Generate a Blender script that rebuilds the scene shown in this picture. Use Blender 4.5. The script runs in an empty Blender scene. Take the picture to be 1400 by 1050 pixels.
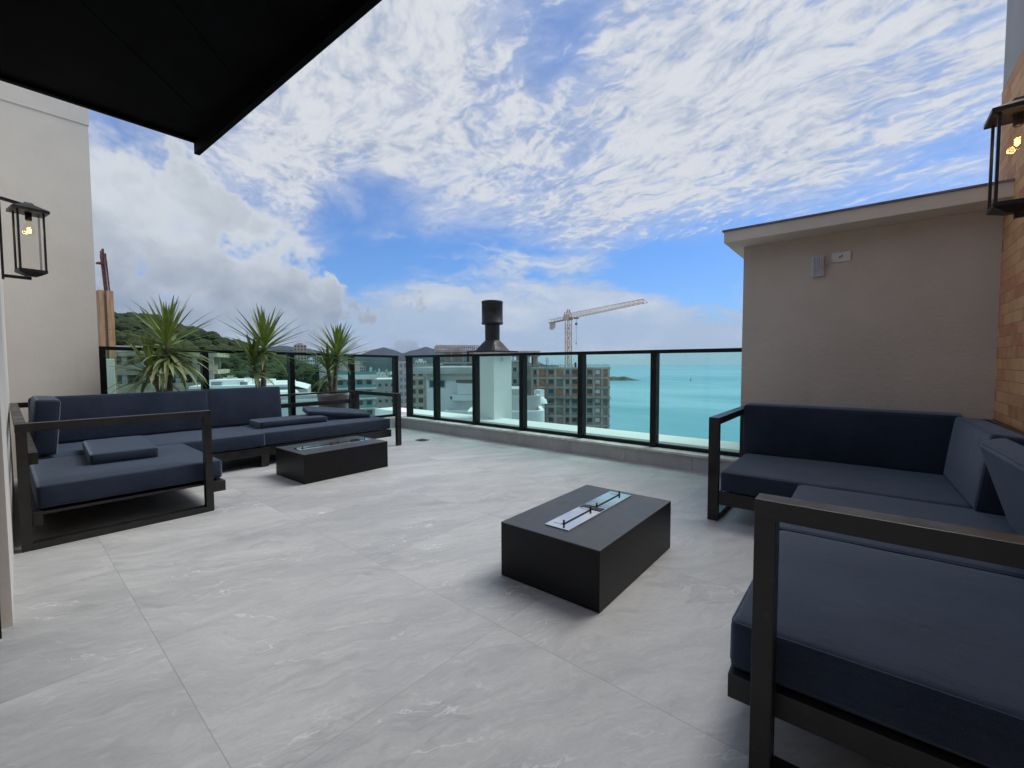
import bpy, bmesh, math, random
import numpy as np
from mathutils import Vector, Matrix, Euler, noise as mnoise
rnd = random.Random(7)
S = 1.2                      # scene units -> metres
PI = math.pi
scn = bpy.context.scene
C = scn.collection

# ------------------------------------------------------------------ camera
F_PX, PITCH, ROLL, YAW = 598.9, -0.0473583, -0.0032520, -0.6831816
fw = Vector((math.sin(YAW)*math.cos(PITCH), math.cos(YAW)*math.cos(PITCH), math.sin(PITCH)))
r0 = Vector((math.cos(YAW), -math.sin(YAW), 0)); u0 = r0.cross(fw)
rt = r0*math.cos(ROLL)+u0*math.sin(ROLL); up = -r0*math.sin(ROLL)+u0*math.cos(ROLL)
cam = bpy.data.cameras.new('camera'); camo = bpy.data.objects.new('camera', cam); C.objects.link(camo)
cam.sensor_width = 36; cam.lens = 36*F_PX/1400; cam.clip_start = 0.02; cam.clip_end = 60000
camo.matrix_world = Matrix(((rt.x, up.x, -fw.x, 0), (rt.y, up.y, -fw.y, 0), (rt.z, up.z, -fw.z, 1.0*S), (0, 0, 0, 1)))
scn.camera = camo
scn.view_settings.view_transform = 'Standard'; scn.view_settings.look = 'None'
scn.view_settings.exposure = 0.35; scn.view_settings.gamma = 1
scn.render.resolution_x = 1024; scn.render.resolution_y = 768
scn.cycles.transparent_max_bounces = 16; scn.cycles.max_bounces = 8

SUN_AZ, SUN_EL = math.radians(22), math.radians(57)

# ------------------------------------------------------------------ node helper
class NT:
    def __init__(s, tree): s.t = tree; s.n = tree.nodes; s.l = tree.links
    def new(s, typ, **kw):
        nd = s.n.new(typ)
        for k, v in kw.items(): setattr(nd, k, v)
        return nd
    def put(s, sock, v):
        if isinstance(v, bpy.types.NodeSocket): s.l.new(v, sock)
        elif v is not None: sock.default_value = v
    def m(s, op, a, b=None, c=None, clamp=False):
        nd = s.new('ShaderNodeMath', operation=op); nd.use_clamp = clamp
        s.put(nd.inputs[0], a)
        if b is not None: s.put(nd.inputs[1], b)
        if c is not None: s.put(nd.inputs[2], c)
        return nd.outputs[0]
    def vm(s, op, a, b=None):
        nd = s.new('ShaderNodeVectorMath', operation=op); s.put(nd.inputs[0], a)
        if b is not None: s.put(nd.inputs[1], b)
        return nd.outputs['Value'] if op in ('DOT_PRODUCT', 'LENGTH') else nd.outputs[0]
    def scale(s, a, f):
        nd = s.new('ShaderNodeVectorMath', operation='SCALE'); s.put(nd.inputs[0], a); s.put(nd.inputs['Scale'], f); return nd.outputs[0]
    def sep(s, v):
        nd = s.new('ShaderNodeSeparateXYZ'); s.put(nd.inputs[0], v); return nd.outputs
    def comb(s, x, y, z):
        nd = s.new('ShaderNodeCombineXYZ'); s.put(nd.inputs[0], x); s.put(nd.inputs[1], y); s.put(nd.inputs[2], z); return nd.outputs[0]
    def noise(s, v, scale=5, detail=4, rough=.5, dist=0, out=0):
        nd = s.new('ShaderNodeTexNoise'); s.put(nd.inputs['Vector'], v); nd.inputs['Scale'].default_value = scale
        nd.inputs['Detail'].default_value = detail; nd.inputs['Roughness'].default_value = rough; nd.inputs['Distortion'].default_value = dist
        return nd.outputs[out]
    def ss(s, v, a, b, lo=0., hi=1.):
        nd = s.new('ShaderNodeMapRange', interpolation_type='SMOOTHSTEP'); s.put(nd.inputs[0], v)
        nd.inputs[1].default_value = a; nd.inputs[2].default_value = b; nd.inputs[3].default_value = lo; nd.inputs[4].default_value = hi
        return nd.outputs[0]
    def mix(s, f, a, b, blend='MIX'):
        nd = s.new('ShaderNodeMix', data_type='RGBA', blend_type=blend)
        s.put(nd.inputs[0], f)
        for i, v in ((6, a), (7, b)):
            if isinstance(v, tuple) and len(v) == 3: v = (*v, 1)
            s.put(nd.inputs[i], v)
        return nd.outputs[2]
    def map(s, v, loc=(0, 0, 0), rot=(0, 0, 0), scale=(1, 1, 1)):
        nd = s.new('ShaderNodeMapping'); s.put(nd.inputs[0], v)
        nd.inputs[1].default_value = loc; nd.inputs[2].default_value = rot; nd.inputs[3].default_value = scale; return nd.outputs[0]

# ------------------------------------------------------------------ world: Nishita sky behind three cloud layers
def dirv(az, el):
    a, e = math.radians(az), math.radians(el)
    return (math.sin(a)*math.cos(e), math.cos(a)*math.cos(e), math.sin(e))
world = bpy.data.worlds.new('World'); scn.world = world; world.use_nodes = True
wt = NT(world.node_tree); wt.n.clear()
geo = wt.new('ShaderNodeTexCoord').outputs['Generated']
D = wt.vm('NORMALIZE', geo)
dx, dy, dz = wt.sep(D)
sky = wt.new('ShaderNodeTexSky', sky_type='NISHITA'); sky.sun_disc = False
sky.sun_elevation = SUN_EL; sky.sun_rotation = SUN_AZ; sky.altitude = 60; sky.air_density = 1.0; sky.dust_density = 0.4; sky.ozone_density = 2.5
skyc = wt.mix(1.0, sky.outputs[0], (0.46, .78, 1.20), 'MULTIPLY')
def blob(az, el, rad, soft, D=D):
    d = wt.vm('DOT_PRODUCT', D, dirv(az, el))
    return wt.ss(d, math.cos(math.radians(rad+soft)), math.cos(math.radians(max(rad-soft, 0))))
zc = wt.m('MAXIMUM', dz, 0.02)
den = wt.m('ADD', zc, 0.05)
plane = wt.comb(wt.m('DIVIDE', dx, den), wt.m('DIVIDE', dy, den), 0.0)
# layer A: altocumulus rows
rows = wt.map(plane, rot=(0, 0, math.radians(21)), scale=(1, 1, 1))      # x axis along the rows
warp = wt.noise(rows, 1.3, 3, .5, 0, 1)
rowsw = wt.vm('ADD', rows, wt.scale(wt.vm('SUBTRACT', warp, (.5, .5, .5)), .5))
warp2 = wt.noise(rows, 7, 3, .5, 0, 1)
rowsw = wt.vm('ADD', rowsw, wt.scale(wt.vm('SUBTRACT', warp2, (.5, .5, .5)), .09))
nBig = wt.noise(wt.map(rowsw, scale=(.7, 1.2, 1)), 1.5, 4, .55)
nMid = wt.noise(wt.map(rowsw, scale=(.8, 1.5, 1)), 5.0, 4, .55)
nLump = wt.noise(wt.map(rowsw, scale=(.9, 1.5, 1)), 13.0, 5, .58)
nFine = wt.noise(wt.map(rowsw, scale=(1, 1.3, 1)), 34.0, 3, .6)
nRow = wt.noise(wt.map(rowsw, scale=(.22, 2.0, 1)), 6.0, 2, .5)
covA = wt.noise(plane, .9, 4, .55)
def cen(x, k): return wt.m('MULTIPLY', wt.m('SUBTRACT', x, .5), k)
big = wt.m('ADD', cen(nBig, 1.3), cen(covA, .5))
tex = wt.m('ADD', wt.m('ADD', cen(nMid, 1.05), cen(nLump, 1.25)), wt.m('ADD', cen(nFine, .35), cen(nRow, .75)))
bias = wt.ss(dz, .15, .33, -.55, .20)
for az, el, rad, soft, amt in ((-57, 17.5, 1.5, 6, -.42), (-45, 14.0, 5, 8, -.36), (-34.5, 38, .5, 7, -.16), (-16, 12, 8, 5, -.30),
                               (-48, 27, 9, 10, .10), (-66, 25, 8, 8, .12), (-79, 20.5, 2.0, 3.5, -.45), (-56, 30, 8, 8, .12), (-33, 20, 7, 6, .18), (-8, 34, 12, 10, .26), (-14, 22, 8, 6, .16), (4, 14, 7, 5, -.12), (-70, 21, 3, 3, -.15)):
    bias = wt.m('ADD', bias, wt.m('MULTIPLY', blob(az, el, rad, soft), amt))
# the left part of the sheet is smoother
smooth = wt.ss(wt.m('SUBTRACT', dx, wt.m('MULTIPLY', dy, .0)), -.70, -.40, .35, 1.0)
base = wt.m('ADD', big, bias)
aA = wt.ss(wt.m('ADD', base, wt.m('MULTIPLY', tex, smooth)), -.20, .44)
veil = wt.m('MULTIPLY', wt.ss(base, -.42, .34), .70)
aA = wt.m('MAXIMUM', wt.m('MULTIPLY', aA, .97), veil)
# layer B: cumulus bank low on the left and small heaps on the horizon
warpB = wt.noise(D, 6, 5, .55, 0, 1)
DB = wt.vm('ADD', D, wt.scale(wt.vm('SUBTRACT', warpB, (.5, .5, .5)), .13))
nB = wt.noise(wt.map(DB, scale=(1, 1, 1.35)), 7.5, 11, .60)
nB2 = wt.noise(wt.map(DB, scale=(1, 1, 1.35)), 24, 8, .62)
DM = wt.vm('ADD', D, wt.scale(wt.vm('SUBTRACT', warpB, (.5, .5, .5)), .06))
mB = blob(-80, 10.5, 8, 6, DM)
for az, el, rad, soft in ((-68, 10, 5, 5), (-62, 6.5, 4, 4), (-75, 14, 4, 4), (-58.5, 5.5, 2.0, 3), (-53, 3.5, 2.5, 3), (-90, 12, 12, 5), (-64, 3.5, 3, 3.5)):
    mB = wt.m('MAXIMUM', mB, blob(az, el, rad, soft, DM))
vB = wt.m('ADD', wt.m('MULTIPLY', mB, .66), wt.m('ADD', cen(nB, 1.25), cen(nB2, .42)))
vB = wt.m('SUBTRACT', vB, wt.m('MULTIPLY', wt.m('SUBTRACT', 1, mB), .30))
aB = wt.ss(vB, .14, .58)
# layer C: flat bands near the horizon
nC = wt.noise(wt.map(DB, scale=(1, 1, 4.2)), 4.6, 9, .62)
bC = wt.ss(dz, .05, .20, .22, -.15)
for az, el, rad, soft, amt in ((-21, 4, 7, 5, .10), (-30, 9, 4, 3, .13), (-38, 6, 6, 5, .06), (-17, 9, 5, 3, -.08), (-44, 10, 6, 4, .10), (-52, 5, 5, 4, .14), (-60, 3, 6, 3, .1), (-34, 12, 5, 4, .07)):
    bC = wt.m('ADD', bC, wt.m('MULTIPLY', blob(az, el, rad, soft), amt))
aC = wt.m('MULTIPLY', wt.ss(wt.m('ADD', nC, bC), .44, .68), .88)
# cloud colours (radiance relative to the sky's strength of 0.1)
K = .60/0.1
shA = wt.ss(wt.m('ADD', wt.m('ADD', cen(nLump, 1.2), cen(nMid, 1.0)), wt.m('ADD', cen(nBig, .6), cen(nFine, .5))), -.42, .22)
colA = wt.mix(shA, (.54*K, .63*K, .80*K), (.98*K, 1.0*K, 1.04*K))
shB = wt.ss(wt.noise(wt.vm('ADD', DB, (0, 0, -.03)), 8, 8, .58), .38, .66)
edge = wt.ss(vB, .36, .95, 1., .0)
hB = wt.ss(dz, .06, .30)
litB = wt.m('ADD', wt.m('MULTIPLY', shB, .34), wt.m('ADD', wt.m('MULTIPLY', edge, .42), wt.m('MULTIPLY', hB, .50)), clamp=True)
colB = wt.mix(litB, (.36*K, .42*K, .52*K), (.90*K, .95*K, 1.0*K))
colC = wt.mix(wt.ss(nC, .42, .72), (.66*K, .78*K, .94*K), (1.0*K, 1.03*K, 1.06*K))
out = wt.mix(aA, skyc, colA)
out = wt.mix(aC, out, colC)
out = wt.mix(aB, out, colB)
bg = wt.new('ShaderNodeBackground'); wt.put(bg.inputs[0], out); bg.inputs[1].default_value = 0.1
wo = wt.new('ShaderNodeOutputWorld'); wt.l.new(bg.outputs[0], wo.inputs[0])
world.cycles.sampling_method = 'MANUAL'; world.cycles.sample_map_resolution = 512

# ------------------------------------------------------------------ sun behind thin cloud
sl = bpy.data.lights.new('sun', 'SUN'); sl.energy = 2.3; sl.angle = math.radians(34); sl.color = (1, .965, .91)
so = bpy.data.objects.new('sun', sl); C.objects.link(so)
sd = Vector((math.sin(SUN_AZ)*math.cos(SUN_EL), math.cos(SUN_AZ)*math.cos(SUN_EL), math.sin(SUN_EL)))
so.rotation_euler = sd.to_track_quat('Z', 'Y').to_euler()

# ------------------------------------------------------------------ mesh builder (coordinates in scene units, scaled by S)
class MB:
    def __init__(s): s.v = []; s.f = []; s.sm = []
    def add(s, vs, fs, smooth=False):
        o = len(s.v); s.v += [tuple(map(float, p)) for p in vs]; s.f += [tuple(i+o for i in f) for f in fs]; s.sm += [smooth]*len(fs); return s
    def box(s, x0, x1, y0, y1, z0, z1):
        if x0 > x1: x0, x1 = x1, x0
        if y0 > y1: y0, y1 = y1, y0
        vs = [(x, y, z) for z in (z0, z1) for y in (y0, y1) for x in (x0, x1)]
        return s.add(vs, [(0, 2, 3, 1), (4, 5, 7, 6), (0, 1, 5, 4), (2, 6, 7, 3), (0, 4, 6, 2), (1, 3, 7, 5)])
    def obox(s, c, size, rot=(0, 0, 0)):
        R = Euler(rot).to_matrix(); c = Vector(c); h = Vector(size)/2
        vs = [c+R@Vector((sx*h.x, sy*h.y, sz*h.z)) for sz in (-1, 1) for sy in (-1, 1) for sx in (-1, 1)]
        return s.add(vs, [(0, 2, 3, 1), (4, 5, 7, 6), (0, 1, 5, 4), (2, 6, 7, 3), (0, 4, 6, 2), (1, 3, 7, 5)])
    def beam(s, a, b, w, h=None):
        a, b = Vector(a), Vector(b); d = b-a; L = d.length
        q = d.to_track_quat('X', 'Z').to_euler(); return s.obox((a+b)/2, (L, w, h or w), q)
    def tube(s, pts, rad, n=8, cap=True):
        pts = [Vector(p) for p in pts]; rads = rad if isinstance(rad, (list, tuple)) else [rad]*len(pts)
        vs = []; fs = []
        for i, p in enumerate(pts):
            d = (pts[min(i+1, len(pts)-1)]-pts[max(i-1, 0)]).normalized()
            q = d.to_track_quat('Z', 'Y')
            for k in range(n):
                a = 2*PI*k/n; vs.append(p+q@Vector((math.cos(a)*rads[i], math.sin(a)*rads[i], 0)))
        for i in range(len(pts)-1):
            for k in range(n):
                k2 = (k+1) % n; fs.append((i*n+k, i*n+k2, (i+1)*n+k2, (i+1)*n+k))
        s.add(vs, fs, True)
        if cap:
            s.add(vs[:n], [tuple(range(n-1, -1, -1))]); s.add(vs[-n:], [tuple(range(n))])
        return s
    def lathe(s, prof, c=(0, 0, 0), n=32, smooth=True):
        vs = []; fs = []; c = Vector(c)
        for r, z in prof:
            for k in range(n):
                a = 2*PI*k/n; vs.append(c+Vector((r*math.cos(a), r*math.sin(a), z)))
        for i in range(len(prof)-1):
            for k in range(n):
                k2 = (k+1) % n; fs.append((i*n+k, i*n+k2, (i+1)*n+k2, (i+1)*n+k))
        return s.add(vs, fs, smooth)
    def prism(s, poly, z0, z1):
        n = len(poly); vs = [(*p, z0) for p in poly]+[(*p, z1) for p in poly]
        fs = [tuple(range(n-1, -1, -1)), tuple(range(n, 2*n))]+[(i, (i+1) % n, n+(i+1) % n, n+i) for i in range(n)]
        return s.add(vs, fs)
    def build(s, name, mat, parent=None, origin=None, bevel=0, seg=2):
        base = Vector(parent['_b']) if parent is not None else Vector(origin or (0, 0, 0))
        me = bpy.data.meshes.new(name)
        me.from_pydata([((x-base.x)*S, (y-base.y)*S, (z-base.z)*S) for x, y, z in s.v], [], s.f)
        for p, sm in zip(me.polygons, s.sm): p.use_smooth = sm
        if bevel:
            bm = bmesh.new(); bm.from_mesh(me); bmesh.ops.remove_doubles(bm, verts=bm.verts, dist=1e-5)
            bmesh.ops.bevel(bm, geom=[e for e in bm.edges if len(e.link_faces) == 2 and e.calc_face_angle(0) > .5], offset=bevel*S, segments=seg, affect='EDGES', profile=.5)
            bm.to_mesh(me); bm.free()
        me.materials.append(mat)
        o = bpy.data.objects.new(name, me); C.objects.link(o)
        o['_b'] = tuple(base)
        if parent is not None: o.parent = parent
        else: o.location = base*S
        if parent is not None and parent.parent is not None: pass
        return o
def thing(name, label, cat, base, group=None):
    o = bpy.data.objects.new(name, None); C.objects.link(o); o.empty_display_size = .1
    o.location = Vector(base)*S; o['_b'] = tuple(map(float, base)); o['label'] = label; o['category'] = cat
    if group: o['group'] = group
    return o
def tag(o, label=None, cat=None, group=None, kind=None):
    for k, v in (('label', label), ('category', cat), ('group', group), ('kind', kind)):
        if v: o[k] = v
    return o
def sub(mb, name, mat, parent, **k):      # sub-part: child of a part whose own origin equals its thing's
    return mb.build(name, mat, parent, **k)
def copy_tree(o, parent=None):
    c = o.copy(); C.objects.link(c)
    if parent is not None: c.parent = parent
    for ch in [x for x in bpy.data.objects if x.parent == o]: copy_tree(ch, c)
    return c

# ------------------------------------------------------------------ materials
def mat(name, col=(.5, .5, .5), rough=.5, metal=0, spec=None, fn=None):
    m = bpy.data.materials.new(name); m.use_nodes = True; t = NT(m.node_tree)
    b = t.n['Principled BSDF']; b.inputs['Base Color'].default_value = (*col, 1); b.inputs['Roughness'].default_value = rough
    b.inputs['Metallic'].default_value = metal
    if spec is not None: b.inputs['Specular IOR Level'].default_value = spec
    t.b = b; t.obj = None
    if fn:
        t.co = t.new('ShaderNodeTexCoord').outputs['Object']; fn(t)
    return m
def bump(t, h, strength=.3, dist=.01):
    n = t.new('ShaderNodeBump'); n.inputs['Strength'].default_value = strength; n.inputs['Distance'].default_value = dist
    t.put(n.inputs['Height'], h); t.put(t.b.inputs['Normal'], n.outputs[0])
def variation(lo, hi, scale=4, detail=5, a=.35, b=.65, bmp=None, rvar=None):
    def fn(t):
        n = t.noise(t.co, scale, detail, .6)
        t.put(t.b.inputs['Base Color'], t.mix(t.ss(n, a, b), lo, hi))
        if bmp: bump(t, t.noise(t.co, bmp[0], 4, .6), bmp[1], bmp[2])
        if rvar: t.put(t.b.inputs['Roughness'], t.ss(n, .3, .7, *rvar))
    return fn

def stone_cols(t, v):
    """grey veined porcelain stone on coordinates v (scene units)"""
    r = t.map(v, rot=(0, 0, math.radians(-62)))
    w = t.vm('ADD', r, t.scale(t.vm('SUBTRACT', t.noise(r, 2.2, 4, .6, 0, 1), (.5, .5, .5)), .32))
    st = t.map(w, scale=(.55, 2.4, 1))
    cloud = t.noise(st, 1.5, 8, .6)
    fine = t.noise(st, 7, 8, .68)
    v1 = t.m('ABSOLUTE', t.m('SUBTRACT', t.noise(t.map(w, scale=(.5, 1.9, 1)), 1.5, 6, .55), .5))
    v2 = t.m('ABSOLUTE', t.m('SUBTRACT', t.noise(t.map(w, loc=(5, 3, 1), scale=(.55, 2.0, 1)), 2.2, 5, .55), .5))
    v3 = t.m('ABSOLUTE', t.m('SUBTRACT', t.noise(t.map(w, loc=(9, 1, 4), scale=(.6, 2.2, 1)), 3.0, 6, .58), .5))
    mask = t.ss(t.noise(r, 1.9, 3, .5), .42, .62)
    mask2 = t.ss(t.noise(t.vm('ADD', r, (7, 2, 0)), 2.4, 3, .5), .48, .64)
    c = t.mix(t.ss(cloud, .32, .70), (.375, .38, .385), (.50, .502, .50))
    c = t.mix(t.m('MULTIPLY', t.ss(fine, .45, .72), .30), c, (.58, .58, .58))
    c = t.mix(t.m('MULTIPLY', t.ss(fine, .52, .25), .35), c, (.32, .32, .325))
    thin = t.noise(t.map(w, scale=(1.1, 5.5, 1)), 11, 8, .7)
    grain = t.noise(v, 85, 4, .7)
    c = t.mix(t.m('MULTIPLY', t.ss(thin, .52, .68), .36), c, (.63, .63, .625))
    c = t.mix(t.m('MULTIPLY', t.ss(thin, .47, .32), .34), c, (.30, .30, .305))
    c = t.mix(t.m('MULTIPLY', t.ss(grain, .40, .66), .18), c, (.34, .34, .34))
    c = t.mix(t.m('MULTIPLY', t.ss(v1, .030, .0), t.m('MULTIPLY', mask, .32)), c, (.24, .24, .25))
    c = t.mix(t.m('MULTIPLY', t.ss(v2, .008, .0), t.m('MULTIPLY', mask2, .55)), c, (.76, .775, .76))
    c = t.mix(t.m('MULTIPLY', t.ss(v3, .007, .0), t.m('MULTIPLY', mask2, .40)), c, (.26, .26, .27))
    return c, fine
def floor_fn(t):
    v = t.map(t.co, scale=(1/S, 1/S, 1/S))
    g = t.map(v, loc=(1.067, -1.227, 0), rot=(0, 0, 0))
    g = t.map(g, rot=(0, 0, math.radians(1.35)))
    g = t.scale(g, 1/.866)
    cell = t.vm('FLOOR', t.vm('ADD', g, (0, 0, .5)))
    fr = t.sep(t.vm('FRACTION', g)); 
    wn = t.new('ShaderNodeTexWhiteNoise', noise_dimensions='3D'); t.put(wn.inputs[0], cell)
    off = t.scale(wn.outputs['Color'], 37.0)
    c, fine = stone_cols(t, t.vm('ADD', v, off))
    tint = t.sep(wn.outputs['Color'])[1]
    c = t.mix(1, c, t.mix(tint, (.92, .925, .92), (.98, .985, .975)), 'MULTIPLY')
    def ln(x): 
        e = t.m('MINIMUM', x, t.m('SUBTRACT', 1, x)); return e
    e = t.m('MINIMUM', ln(fr[0]), ln(fr[1]))
    gr = t.ss(e, .0028, .0012)
    c = t.mix(t.m('MULTIPLY', gr, .45), c, (.24, .24, .24))
    # traffic dust
    dirt = t.noise(v, 1.7, 6, .65)
    c = t.mix(t.m('MULTIPLY', t.ss(dirt, .5, .75), .16), c, (.36, .35, .33))
    t.put(t.b.inputs['Base Color'], c)
    t.put(t.b.inputs['Roughness'], t.ss(fine, .3, .7, .42, .58))
    h = t.m('SUBTRACT', t.m('MULTIPLY', fine, .5), t.m('MULTIPLY', gr, 1.0))
    bump(t, h, .25, .004)
def curb_fn(t):
    v = t.map(t.co, scale=(1/S, 1/S, 1/S)); c, fine = stone_cols(t, v)
    x = t.sep(v)[0]; fr = t.m('FRACT', t.m('DIVIDE', t.m('ADD', x, 10.16), .662))
    e = t.m('MINIMUM', fr, t.m('SUBTRACT', 1, fr)); gr = t.ss(e, .006, .003)
    c = t.mix(.30, c, (.42, .40, .375)); c = t.mix(t.m('MULTIPLY', gr, .6), c, (.16, .155, .15))
    t.put(t.b.inputs['Base Color'], c); bump(t, t.m('SUBTRACT', fine, gr), .3, .004)

def stucco_fn(lo, hi, bs=.6, stain=True):
    def fn(t):
        n = t.noise(t.co, 1.1, 6, .6); c = t.mix(t.ss(n, .3, .7), lo, hi)
        if stain:
            s2 = t.noise(t.map(t.co, scale=(3, 3, .35)), 2.0, 6, .65)
            c = t.mix(t.m('MULTIPLY', t.ss(s2, .55, .8), .18), c, tuple(x*.62 for x in lo))
        t.put(t.b.inputs['Base Color'], c)
        g = t.m('ADD', t.noise(t.co, 75, 3, .6), t.m('MULTIPLY', t.noise(t.co, 26, 3, .5), 1.0))
        bump(t, g, bs, .007)
    return fn
M = {}
M['floor'] = mat('floor_stone', rough=.5, fn=floor_fn)
M['curb'] = mat('curb_stone', rough=.6, fn=curb_fn)
M['sill'] = mat('sill_stone', rough=.5, fn=variation((.50, .49, .46), (.68, .67, .64), 9, 6))
M['stucco'] = mat('grey_beige_stucco', rough=.9, fn=stucco_fn((.50, .445, .385), (.57, .51, .445), .8))
M['stucco_light'] = mat('pale_stucco', rough=.9, fn=stucco_fn((.62, .585, .53), (.69, .65, .59), .12))
M['cornice'] = mat('cornice_paint', rough=.85, fn=stucco_fn((.58, .53, .455), (.66, .60, .53), .35))
M['cap'] = mat('cornice_cap', rough=.6, fn=variation((.12, .12, .125), (.20, .20, .21), 6))
M['dark_paint'] = mat('charcoal_powder_coat', (.02, .02, .021), .42, fn=variation((.012, .012, .012), (.020, .019, .018), 7, 5, bmp=(400, .08, .001), rvar=(.36, .52)))
def arm_fn(t):
    n = t.noise(t.co, 9, 6, .65); d = t.noise(t.map(t.co, scale=(1, 1, 1)), 26, 5, .6)
    c = t.mix(t.ss(n, .35, .65), (.009, .009, .0085), (.017, .0165, .0155)); c = t.mix(t.m('MULTIPLY', t.ss(d, .6, .75), .30), c, (.06, .055, .045))
    t.put(t.b.inputs['Base Color'], c); t.put(t.b.inputs['Roughness'], t.ss(n, .3, .7, .30, .50)); bump(t, t.noise(t.co, 500, 2, .5), .06, .001)
M['frame'] = mat('sofa_frame_paint', (.03, .03, .03), .4, fn=arm_fn)
M['rail'] = mat('railing_black', (.008, .008, .009), .45, spec=.22, fn=variation((.006, .006, .007), (.011, .011, .011), 8, 4, rvar=(.38, .5)))
def fabric_fn(t):
    w1 = t.new('ShaderNodeTexWave', wave_type='BANDS', bands_direction='X'); t.put(w1.inputs[0], t.co); w1.inputs['Scale'].default_value = 170; w1.inputs['Distortion'].default_value = .6
    w2 = t.new('ShaderNodeTexWave', wave_type='BANDS', bands_direction='Y'); t.put(w2.inputs[0], t.co); w2.inputs['Scale'].default_value = 170; w2.inputs['Distortion'].default_value = .6
    n = t.noise(t.co, 3, 6, .6); f = t.noise(t.co, 230, 3, .6)
    c = t.mix(t.ss(n, .3, .7), (.013, .021, .042), (.023, .034, .060))
    c = t.mix(t.m('MULTIPLY', t.ss(f, .35, .75), .4), c, (.050, .062, .090))
    spots = t.ss(t.noise(t.co, 7.5, 2, .5), .73, .78)
    c = t.mix(t.m('MULTIPLY', spots, .35), c, (.03, .04, .065))
    t.put(t.b.inputs['Base Color'], c)
    t.b.inputs['Sheen Weight'].default_value = .5; t.b.inputs['Sheen Roughness'].default_value = .4; t.b.inputs['Sheen Tint'].default_value = (.70, .85, 1, 1)
    t.b.inputs['Specular IOR Level'].default_value = .2
    h = t.m('ADD', t.m('MULTIPLY', w1.outputs['Fac'], w2.outputs['Fac']), t.m('MULTIPLY', f, .8)); h = t.m('ADD', h, t.m('MULTIPLY', t.noise(t.map(t.co, scale=(1, 1.6, 1)), 5.5, 3, .5, .6), 7.0)); bump(t, h, .40, .0022)
M['fabric'] = mat('navy_outdoor_fabric', rough=.88, fn=fabric_fn)
def granite_fn(t):
    v = t.new('ShaderNodeTexVoronoi'); t.put(v.inputs['Vector'], t.co); v.inputs['Scale'].default_value = 260
    n = t.noise(t.co, 120, 4, .7)
    c = t.mix(t.ss(n, .45, .75), (.005, .005, .0055), (.022, .022, .024)); t.put(t.b.inputs['Base Color'], c)
    t.put(t.b.inputs['Roughness'], t.ss(n, .3, .7, .34, .48)); bump(t, t.m('ADD', n, v.outputs['Distance']), .12, .001)
M['granite'] = mat('black_leathered_granite', rough=.4, spec=.25, fn=granite_fn)
def granite_top_skytint_fn(t):  # top stone lightened in its base colour to imitate the reflected sky
    granite_fn(t); n = t.noise(t.co, 120, 4, .7); d = t.noise(t.co, 3.5, 6, .65)
    c = t.mix(t.ss(n, .45, .75), (.020, .021, .024), (.055, .057, .062)); t.put(t.b.inputs['Base Color'], t.mix(t.m('MULTIPLY', t.ss(d, .5, .75), .5), c, (.075, .075, .075)))
    t.put(t.b.inputs['Roughness'], t.ss(d, .3, .7, .36, .54))
M['granite_top_skytint'] = mat('black_granite_top_skytint', rough=.4, spec=.8, fn=granite_top_skytint_fn)
M['steel'] = mat('polished_steel', (.78, .79, .80), .08, 1, fn=lambda t: (t.put(t.b.inputs['Roughness'], t.ss(t.noise(t.map(t.co, scale=(1, 8, 1)), 8, 4, .6), .3, .7, .05, .16)), bump(t, t.noise(t.co, 22, 3, .5), .04, .002)))
M['black_metal'] = mat('black_satin_metal', (.015, .015, .016), .45, 0, .35, fn=variation((.009, .009, .010), (.018, .018, .019), 12, 4, rvar=(.4, .52)))
M['slot'] = mat('burner_slot', (.01, .01, .01), .6)
def glass_mat(name, tint, rough=.0, edge=None, ior=1.45):
    m = bpy.data.materials.new(name); m.use_nodes = True; t = NT(m.node_tree); t.n.clear()
    tr = t.new('ShaderNodeBsdfTransparent'); tr.inputs[0].default_value = (*tint, 1)
    gl = t.new('ShaderNodeBsdfGlossy'); gl.inputs['Roughness'].default_value = rough; gl.inputs[0].default_value = (1, 1, 1, 1)
    fr = t.new('ShaderNodeFresnel'); fr.inputs[0].default_value = ior
    g = t.new('ShaderNodeNewGeometry'); f = t.m('MULTIPLY', fr.outputs[0], t.m('SUBTRACT', 1, g.outputs['Backfacing']))
    f = t.m('MULTIPLY', f, .8)
    mx = t.new('ShaderNodeMixShader'); t.put(mx.inputs[0], f); t.l.new(tr.outputs[0], mx.inputs[1]); t.l.new(gl.outputs[0], mx.inputs[2])
    o = t.new('ShaderNodeOutputMaterial'); t.l.new(mx.outputs[0], o.inputs[0]); return m
M['glass'] = glass_mat('green_tinted_glass', (.825, .985, .945))
M['clear'] = glass_mat('clear_lantern_glass', (.985, .985, .98))
M['bulb_glass'] = glass_mat('bulb_glass', (.99, .96, .88))
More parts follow.
